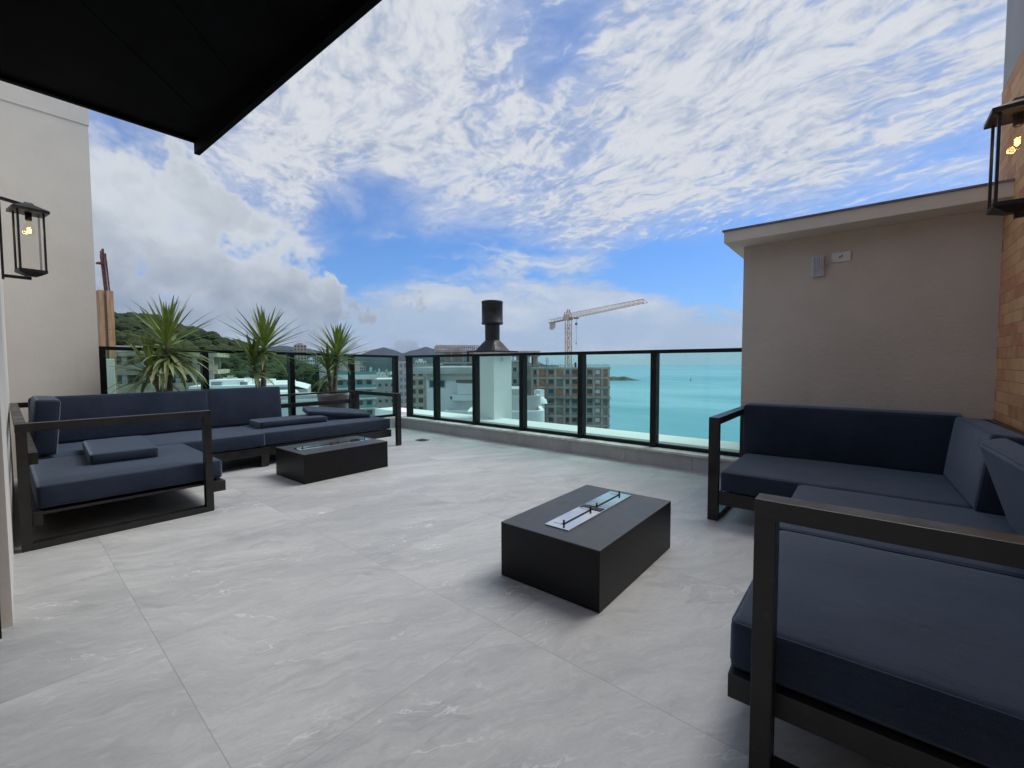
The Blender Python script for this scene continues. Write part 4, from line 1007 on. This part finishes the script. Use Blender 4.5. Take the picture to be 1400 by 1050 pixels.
# balcony apartment block (white bands, green glass)
D4 = 135; g = Bld('balcony_block', 'white apartment block with stacked green glass balconies right of the third yucca', -61.3, -56.5, D4, Z(-1.35, D4), 14, turn=6)
g.part('wall', M['cream'], (0, g.w, 0, 14, GZ, g.z1-.3)); fl_ = [g.z1-2.95*k for k in range(8)]
g.part('roof_band', M['white_paint'], (-.4, g.w+.3, -1.6, 14.2, g.z1-1.3, g.z1))
for k, z in enumerate(fl_[1:]):
    g.part('balcony', M['white_paint'], (-.3, g.w+.2, -1.5, -.01, z-1.2, z-.75)); g.part('balcony_glass', M['winblue'], (-.25, g.w+.15, -1.48, -1.42, z-.745, z+.15))
g.windows([g.w*.15, g.w*.38, g.w*.62, g.w*.85], [z-.7 for z in fl_[1:]], g.w*.13, 2.0)
g.part('penthouse', M['beige'], (g.w*.25, g.w*.66, 3, 11, g.z1+.01, g.z1+3.9), (g.w*.2, g.w*.72, 2.4, 11.5, g.z1+3.2, g.z1+3.6)); g.part('planted_terrace', M['forest'], (g.w*.72, g.w*.85, -1, 0, g.z1+.01, g.z1+.9))
g.part('roof_railing', M['winblue'], (-.3, g.w+.2, -1.5, -1.44, g.z1+.01, g.z1+.95))
g.part('stair_tower', M['cream'], (-3.4, -.3, 1, 12, GZ, g.z1+4.4)); 
# grey-white block with small windows
D5 = 165; g = Bld('apartment_block', 'pale apartment block with rows of small square windows left of the railing corner', -56.45, -53.9, D5, Z(-2.1, D5), 12, turn=5)
g.part('wall', M['lightgrey'], (0, g.w, 0, 12, GZ, g.z1)); g.part('roof_edge', M['white_paint'], (-.3, g.w+.3, -.3, 12.3, g.z1+.01, g.z1+.5))
g.windows([g.w*.2, g.w*.5, g.w*.8], [g.z1-2.2-2.9*k for k in range(6)], .9, 1.1)
# slim blue-green block seen between the corner posts
D6 = 190; g = Bld('apartment_block', 'blue green glazed block seen between the two corner posts', -53.75, -52.4, D6, Z(.3, D6), 10)
g.part('wall', M['lightgrey'], (0, g.w, 0, 10, GZ, g.z1)); g.windows([g.w*.3, g.w*.72], [g.z1-2.6-3*k for k in range(9)], g.w*.28, 1.7, pane='winblue')
# beige tower right of the corner
D7 = 150; g = Bld('apartment_block', 'beige tower with paired windows and a plain pale side, right of the railing corner', -52.35, -48.6, D7, Z(-.05, D7), 14, turn=-6)
g.part('wall', M['beige'], (0, g.w*.55, 0, 14, GZ, g.z1-1)); g.part('side_wall', M['white_paint'], (g.w*.55+.01, g.w, .6, 14, GZ, g.z1-2.2)); g.part('roof_slab', M['conc'], (-.5, g.w+.2, -.6, 14.3, g.z1-.99, g.z1))
g.windows([g.w*.13, g.w*.38], [g.z1-4-3.0*k for k in range(7)], 1.5, 1.5, frame='cream'); g.part('bay', M['cream'], *[(.3, g.w*.5, -.4, -.1, g.z1-5.1-3.0*k, g.z1-4.4-3.0*k) for k in range(7)])
# white neighbour rooftop right next to the terrace
D8 = 32; g = Bld('white_villa', 'near white neighbour building with a wide roof slab left of the chimney', -50.3, -43.2, D8, Z(-.45, D8), 9, z0=-20, turn=-12)
g.part('wall', M['white_paint'], (0, g.w, 0, 9, -20, g.z1-.5)); g.part('roof_slab', M['lightgrey'], (-1.6, g.w+.5, -.5, 9.4, g.z1-.49, g.z1-.30), (-1.2, g.w+.5, -.2, 9.2, g.z1-.295, g.z1-.02))
g.part('fascia_band', M['conc'], (g.w*.02, g.w+.2, -.25, -.01, g.z1-.92, g.z1-.50))
g.windows([.45, 1.10], [g.z1-1.45], .45, .46, rim=.06, pr=.05)
g.part('recess_shade_panel', M['conc_dark'], (g.w*.55, g.w*.98, -.035, -.005, g.z1-1.15, g.z1-.93)); g.part('entrance_block', M['white_paint'], (g.w*.48, g.w, -1.0, -.04, g.z1-2.35, g.z1-1.95), (g.w*.62, g.w, -.9, -.04, g.z1-1.93, g.z1-1.2))  # dark panel on the flat wall paints in the shade of a recess
g.part('balcony_wall', M['white_paint'], (g.w*.42, g.w+.6, -1.8, -1.6, g.z1-4.2, g.z1-3.0), (g.w*.42, g.w*.45, -1.6, -.03, g.z1-4.2, g.z1-3.0)); g.part('wall_lamp', M['black_metal'], (g.w*.50, g.w*.52, -1.08, -1.01, g.z1-2.25, g.z1-2.05))
g.part('lower_terrace', M['conc_dark'], (-.2, g.w+.6, -2.4, -.03, g.z1-4.4, g.z1-4.22))
# construction towers peeking over
for (a0, a1, el, d, lab, nfl) in ((-48.8, -43.6, 2.3, 120, 'unfinished concrete tower top with scaffold edge rising left of the chimney', 4), (-39.2, -35.6, 1.55, 150, 'unfinished tower top with a scaffold edge just right of the chimney', 3)):
    g = Bld('unfinished_tower', lab, a0, a1, d, Z(el, d), 9, turn=5, group='unfinished concrete towers'); z = g.z1-1.2
    g.part('slab', M['conc_pink'], (-.3, g.w+.3, -.5, 9.4, z-.5, z)); g.part('core', M['conc_pink'], (g.w*.22, g.w*.62, 1.5, 7, GZ, z-.51), (g.w*.80, g.w*.97, 1, 7, GZ, z-.51)); g.part('slab', M['conc'], (-.1, g.w+.1, -.2, 9.2, z-3.7, z-3.3)); 
    g.part('facade', M['conc'], (0, g.w, 0, 9, GZ, z-4.0))
    for k in range(4): u = g.w*(.06+.29*k); g.part('column', M['conc_pink'], (u-.2, u+.2, 0, .4, z-3.29, z-.51))
    m = MB(); 
    for k in range(22):
        u = -.3+k*(g.w+.6)/21
        for v_ in (-.5, 9.3): m.beam(g.pt(u, v_, z), g.pt(u, v_, z+1.25), .22)
    for zz in (.65, 1.2):
        m.beam(g.pt(-.3, -.5, z+zz), g.pt(g.w+.3, -.5, z+zz), .2); m.beam(g.pt(-.3, 9.3, z+zz), g.pt(g.w+.3, 9.3, z+zz), .2)
    m.build('scaffold_edge', M['conc_pink'], g.t)
    g.windows([g.w*.2, g.w*.5, g.w*.8], [z-6.5-3*k for k in range(3)], 1.1, 1.2, frame='conc')
# grey block right behind chimney
D9 = 110; g = Bld('apartment_block', 'plain grey block directly right of the chimney', -39.4, -37.3, D9, Z(.2, D9), 10)
g.part('wall', M['conc_dark'], (0, g.w, 0, 10, GZ, g.z1)); g.part('roof_edge', M['lightgrey'], (-.2, g.w+.2, -.2, 10, g.z1-.3+.31, g.z1+.35)); g.windows([g.w*.3, g.w*.7], [g.z1-2.5-3*k for k in range(5)], 1.0, 1.1)
# gabled grey roof
D10 = 172; g = Bld('small_house_roof', 'small grey pitched roof hut on top of the blocks right of the chimney', -36.9, -35.2, D10, Z(.35, D10), 4, z0=-20)
g.part('wall', M['conc'], (0, g.w, 0, 4, -20, g.z1-1.2)); m = MB(); a = [g.pt(-.2, -.3, g.z1-1.19), g.pt(g.w+.2, -.3, g.z1-1.19), g.pt(g.w+.2, 4.3, g.z1-1.19), g.pt(-.2, 4.3, g.z1-1.19), g.pt(g.w*.5, 2, g.z1)]
m.add(a, [(0, 1, 4), (1, 2, 4), (2, 3, 4), (3, 0, 4), (3, 2, 1, 0)]); m.build('roof', M['roofgrey'], g.t)
# white curved balconies of the neighbour
nb = thing('curved_balcony_block', 'white neighbour block with stacked rounded balconies right of the chimney', 'building', (*P(-37, 20), -20))
def curved(mb, az0, az1, d, z0, z1, rr, th=.18, solid=False):
    p0 = Vector(P(az0, d)); p1 = Vector(P(az1, d)); U = (p1-p0).normalized(); V = Vector((-U.y, U.x)); V = V if V.dot(p0) > 0 else -V
    pts = [p0+V*3.2, p0]; e = p1-U*rr
    for k in range(13):
        a = -PI/2+PI*.5*k/12; pts.append(e+V*rr+U*math.cos(a)*rr+V*math.sin(a)*rr)
    pts.append(pts[-1]+V*2.2)
    if solid: mb.prism([tuple(p) for p in pts], z0, z1); return
    n_ = len(pts); inn = []
    for i, p in enumerate(pts):
        d_ = (pts[min(i+1, n_-1)]-pts[max(i-1, 0)]).normalized(); inn.append(p+Vector((-d_.y, d_.x))*th)
    for i in range(n_-1):
        q = [pts[i], pts[i+1], inn[i+1], inn[i]]; mb.prism([tuple(x) for x in q], z0, z1)
m = MB(); curved(m, -46, -35.15, 20, -20, -2.05, .5, solid=True); m.build('lower_storey', M['white_paint'], nb)
m = MB(); curved(m, -45, -34.75, 19.6, -2.049, -1.15, .6); m.build('balcony_parapet', M['white_paint'], nb)
m = MB(); curved(m, -45, -34.3, 20.4, -3.6, -2.051-.4, .9); m.build('balcony_parapet', M['white_paint'], nb)
m = MB(); curved(m, -44, -35.3, 21.6, -1.6, -.62, .5); m.build('balcony_parapet', M['lightgrey'], nb)
m = MB(); curved(m, -43, -37.6, 23, -2.0, -.35, .5, solid=True); m.build('roof_room', M['lightgrey'], nb)
x_, y_ = P(-35.6, 23.5); m = MB(); m.box(x_-.2, x_+.2, y_-.2, y_+.2, -2, -.42); m.lathe([(.45, -1.15), (.38, -.95), (.21, -.8)], (x_, y_, 0), 20); m.build('roof_vent', M['white_paint'], nb)

# big construction block with crane
D11 = 140; zt = Z(-.55, D11); g = Bld('construction_block', 'large unfinished concrete block with orange brick upper floors in front of the sea', -36.6, -26.55, D11, zt, 15, turn=3)
fh = 3.02; W_ = g.w; nfl = 7
cols = [0, .085, .20, .31, .425, .505, .61, .70, .80, .905, 1.0]
g.part('core_wall', M['conc_dark'], (.2, W_-.2, 1.2, 14.5, GZ, zt-.35))
g.part('floor_slab', M['conc'], *[(-.25, W_+.25, -.15, 15, zt-fh*k-.62, zt-fh*k) for k in range(nfl+3)])
for u in cols:
    uu = min(max(u*W_, .3), W_-.3); g.part('column', M['conc'], *[(uu-.33, uu+.33, -.30, .6, zt-fh*(k+1)+.005, zt-fh*k-.625) for k in range(nfl+2)])
for k in range(nfl):
    z0_ = zt-fh*(k+1); z1_ = zt-fh*k-.63
    for i in range(len(cols)-1):
        u0, u1 = cols[i]*W_+.34, cols[i+1]*W_-.34
        if i == 0: u0 = .64
        mt = 'orange_block' if k < 3 and (i+k) % 7 != 4 else 'conc_dark'
        wn_ = (i % 2 == 0 or i in (5, 7)); uc = (u0+u1)/2; ww = min(.72, (u1-u0)/2-.15)
        if wn_:
            o_ = g.part('infill_wall', M[mt], (u0, uc-ww, .02, .25, z0_+.01, z1_), (uc+ww, u1, .02, .25, z0_+.01, z1_), (uc-ww, uc+ww, .02, .25, z0_+.01, z0_+.85), (uc-ww, uc+ww, .02, .25, z1_-.25, z1_))
            g.part('opening', M['win'] if not (i == 8) else M['white_paint'], (uc-ww, uc+ww, .30, .36, z0_+.85, z1_-.25), parent=o_)
        else:
            g.part('infill_wall', M[mt], (u0, u1, .02, .25, z0_+.01, z1_))
m = MB()
for k in range(46):
    u = k*W_/45; hh = .5+.55*((k*7) % 5)/4
    m.beam(g.pt(u, .1, zt+.01), g.pt(u, .1, zt+hh), .13)
m.beam(g.pt(0, .1, zt+.75), g.pt(W_, .1, zt+.75), .08); m.build('rooftop_props', M['conc_dark'], g.t)
g.part('roof_tank', M['black_metal'], (W_*.56, W_*.585, 2, 2.6, zt+.01, zt+1.5)); 
g.part('catch_platform', M['conc_dark'], (-.2, W_+.5, -1.4, -.16, zt-fh*3-.85, zt-fh*3-.7))
m = MB()
for u in (W_*.195, W_*.215): m.beam(g.pt(u, -1.2, zt-22), g.pt(u, -1.2, zt+3), .12)
for k in range(16): m.beam(g.pt(W_*.195, -1.2, zt-21+k*1.5), g.pt(W_*.215, -1.2, zt-20.2+k*1.5), .08)
m.build('hoist_mast', M['roofgrey'], g.t)

# tower crane
def crane():
    mx, my = P(-31.82, 156); t = thing('tower_crane', 'reddish and white tower crane with a long jib above the construction block', 'crane', (mx, my, GZ))
    R_ = M['crane_red']; zt_ = Z(5.65, 156); hw = .8
    m = MB()
    for sx in (-1, 1):
        for sy in (-1, 1): m.beam((mx+sx*hw, my+sy*hw, GZ), (mx+sx*hw, my+sy*hw, zt_), .17)
    z = -14; k = 0
    while z < zt_-1.6:
        for (a, b_) in (((-1, -1), (1, -1)), ((1, -1), (1, 1)), ((1, 1), (-1, 1)), ((-1, 1), (-1, -1))):
            m.beam((mx+a[0]*hw, my+a[1]*hw, z), (mx+b_[0]*hw, my+b_[1]*hw, z), .09)
            m.beam((mx+a[0]*hw, my+a[1]*hw, z if k % 2 else z+1.7), (mx+b_[0]*hw, my+b_[1]*hw, z+1.7 if k % 2 else z), .08)
        z += 1.7; k += 1
    m.build('mast', R_, t)
    tx, ty = P(-22.25, 118); d = Vector((tx-mx, ty-my, 0)); L = d.length; d.normalize(); n_ = Vector((-d.y, d.x, 0)); o = Vector((mx, my, zt_))
    m = MB(); ns = 20
    hgt = lambda f: 1.9-.9*f
    for i in range(ns):
        f0, f1 = i/ns, (i+1)/ns; a, b_ = o+d*(1+f0*(L-1)), o+d*(1+f1*(L-1)); fm = (f0+f1)/2
        for s_ in (-.65, .65):
            m.beam(a+n_*s_, b_+n_*s_, .10); m.beam(a+n_*s_, (a+b_)/2+Vector((0, 0, hgt(fm))), .08); m.beam(b_+n_*s_, (a+b_)/2+Vector((0, 0, hgt(fm))), .08)
        m.beam(a+n_*.65, b_-n_*.65, .08)
        if i < ns-1: m.beam((a+b_)/2+Vector((0, 0, hgt(fm))), b_+d*((L-1)/ns/2)+Vector((0, 0, hgt(fm+1/ns))), .11)
    m.build('jib', R_, t)
    cx_, cy_ = P(-33.42, 171); d2 = Vector((cx_-mx, cy_-my, 0)); L2 = d2.length; d2 = -d
    m = MB()
    for s_ in (-.65, .65):
        m.beam(o+n_*s_, o+d2*L2+n_*s_, .24)
        for i in range(6): m.beam(o+d2*(L2*i/6)+n_*s_, o+d2*(L2*(i+1)/6)-n_*s_, .12); m.beam(o+d2*(L2*i/6)+n_*s_, o+d2*(L2*i/6)+n_*s_+Vector((0, 0, 1.1)), .08)
        m.beam(o+n_*s_+Vector((0, 0, 1.1)), o+d2*L2+n_*s_+Vector((0, 0, 1.1)), .08)
    m.build('counter_jib', R_, t)
    q = o+d2*(L2-1.4); m = MB(); ang = math.atan2(d.y, d.x); m.obox(q+Vector((0, 0, -1.3)), (1.2, 1.2, 2.6), (0, 0, ang)); m.obox(q+d*1.6+Vector((0, 0, -1.1)), (1.0, 1.2, 2.0), (0, 0, ang)); m.build('counterweight', M['crane_white'], t)
    m = MB(); m.obox(o+Vector((0, 0, .1)), (2.6, 2.2, .9), (0, 0, ang)); 
    for s_ in (-1, 1):
        m.beam(o+n_*.8*s_-d*1.2, o+n_*.3*s_+Vector((0, 0, 3.4)), .2); m.beam(o+n_*.8*s_+d*1.4, o+n_*.3*s_+Vector((0, 0, 3.4)), .2); m.beam(o+n_*.9*s_+d2*2.6, o+n_*.6*s_+d2*1.5+Vector((0, 0, 2.6)), .2)
    m.build('slewing_unit', R_, t)
    m = MB(); m.obox(o+n_*-1.3+d*.8+Vector((0, 0, .5)), (1.6, 1.2, 1.8), (0, 0, ang)); m.build('cab', M['crane_white'], t)
    m = MB(); q = o+d*6.0; m.obox(q+Vector((0, 0, -.3)), (1.4, 1.2, .4), (0, 0, ang)); m.beam(q+Vector((0, 0, -.4)), q+Vector((0, 0, -8.6)), .07); m.obox(q+Vector((0, 0, -2.2)), (.6, .6, .8)); m.obox(q+Vector((0, 0, -8.8)), (.3, .3, .6)); m.build('hoist', M['roofgrey'], t)
crane()

# ================================================================== haze
hz = MB(); hz.box(-12100, 12100, -12100, 12100, -52, 950)
hm = bpy.data.materials.new('air_haze'); hm.use_nodes = True; nt = hm.node_tree; nt.nodes.clear()
vo = nt.nodes.new('ShaderNodeVolumePrincipled'); vo.inputs['Color'].default_value = (.60, .76, 1, 1); vo.inputs['Density'].default_value = 4.5e-5; vo.inputs['Anisotropy'].default_value = 0.1
oo = nt.nodes.new('ShaderNodeOutputMaterial'); nt.links.new(vo.outputs[0], oo.inputs['Volume'])
ho = hz.build('haze', hm); tag(ho, 'thin pale sea air in which far mountains fade to blue', 'haze', kind='stuff')

for o in list(bpy.data.objects):
    if '_b' in o: del o['_b']
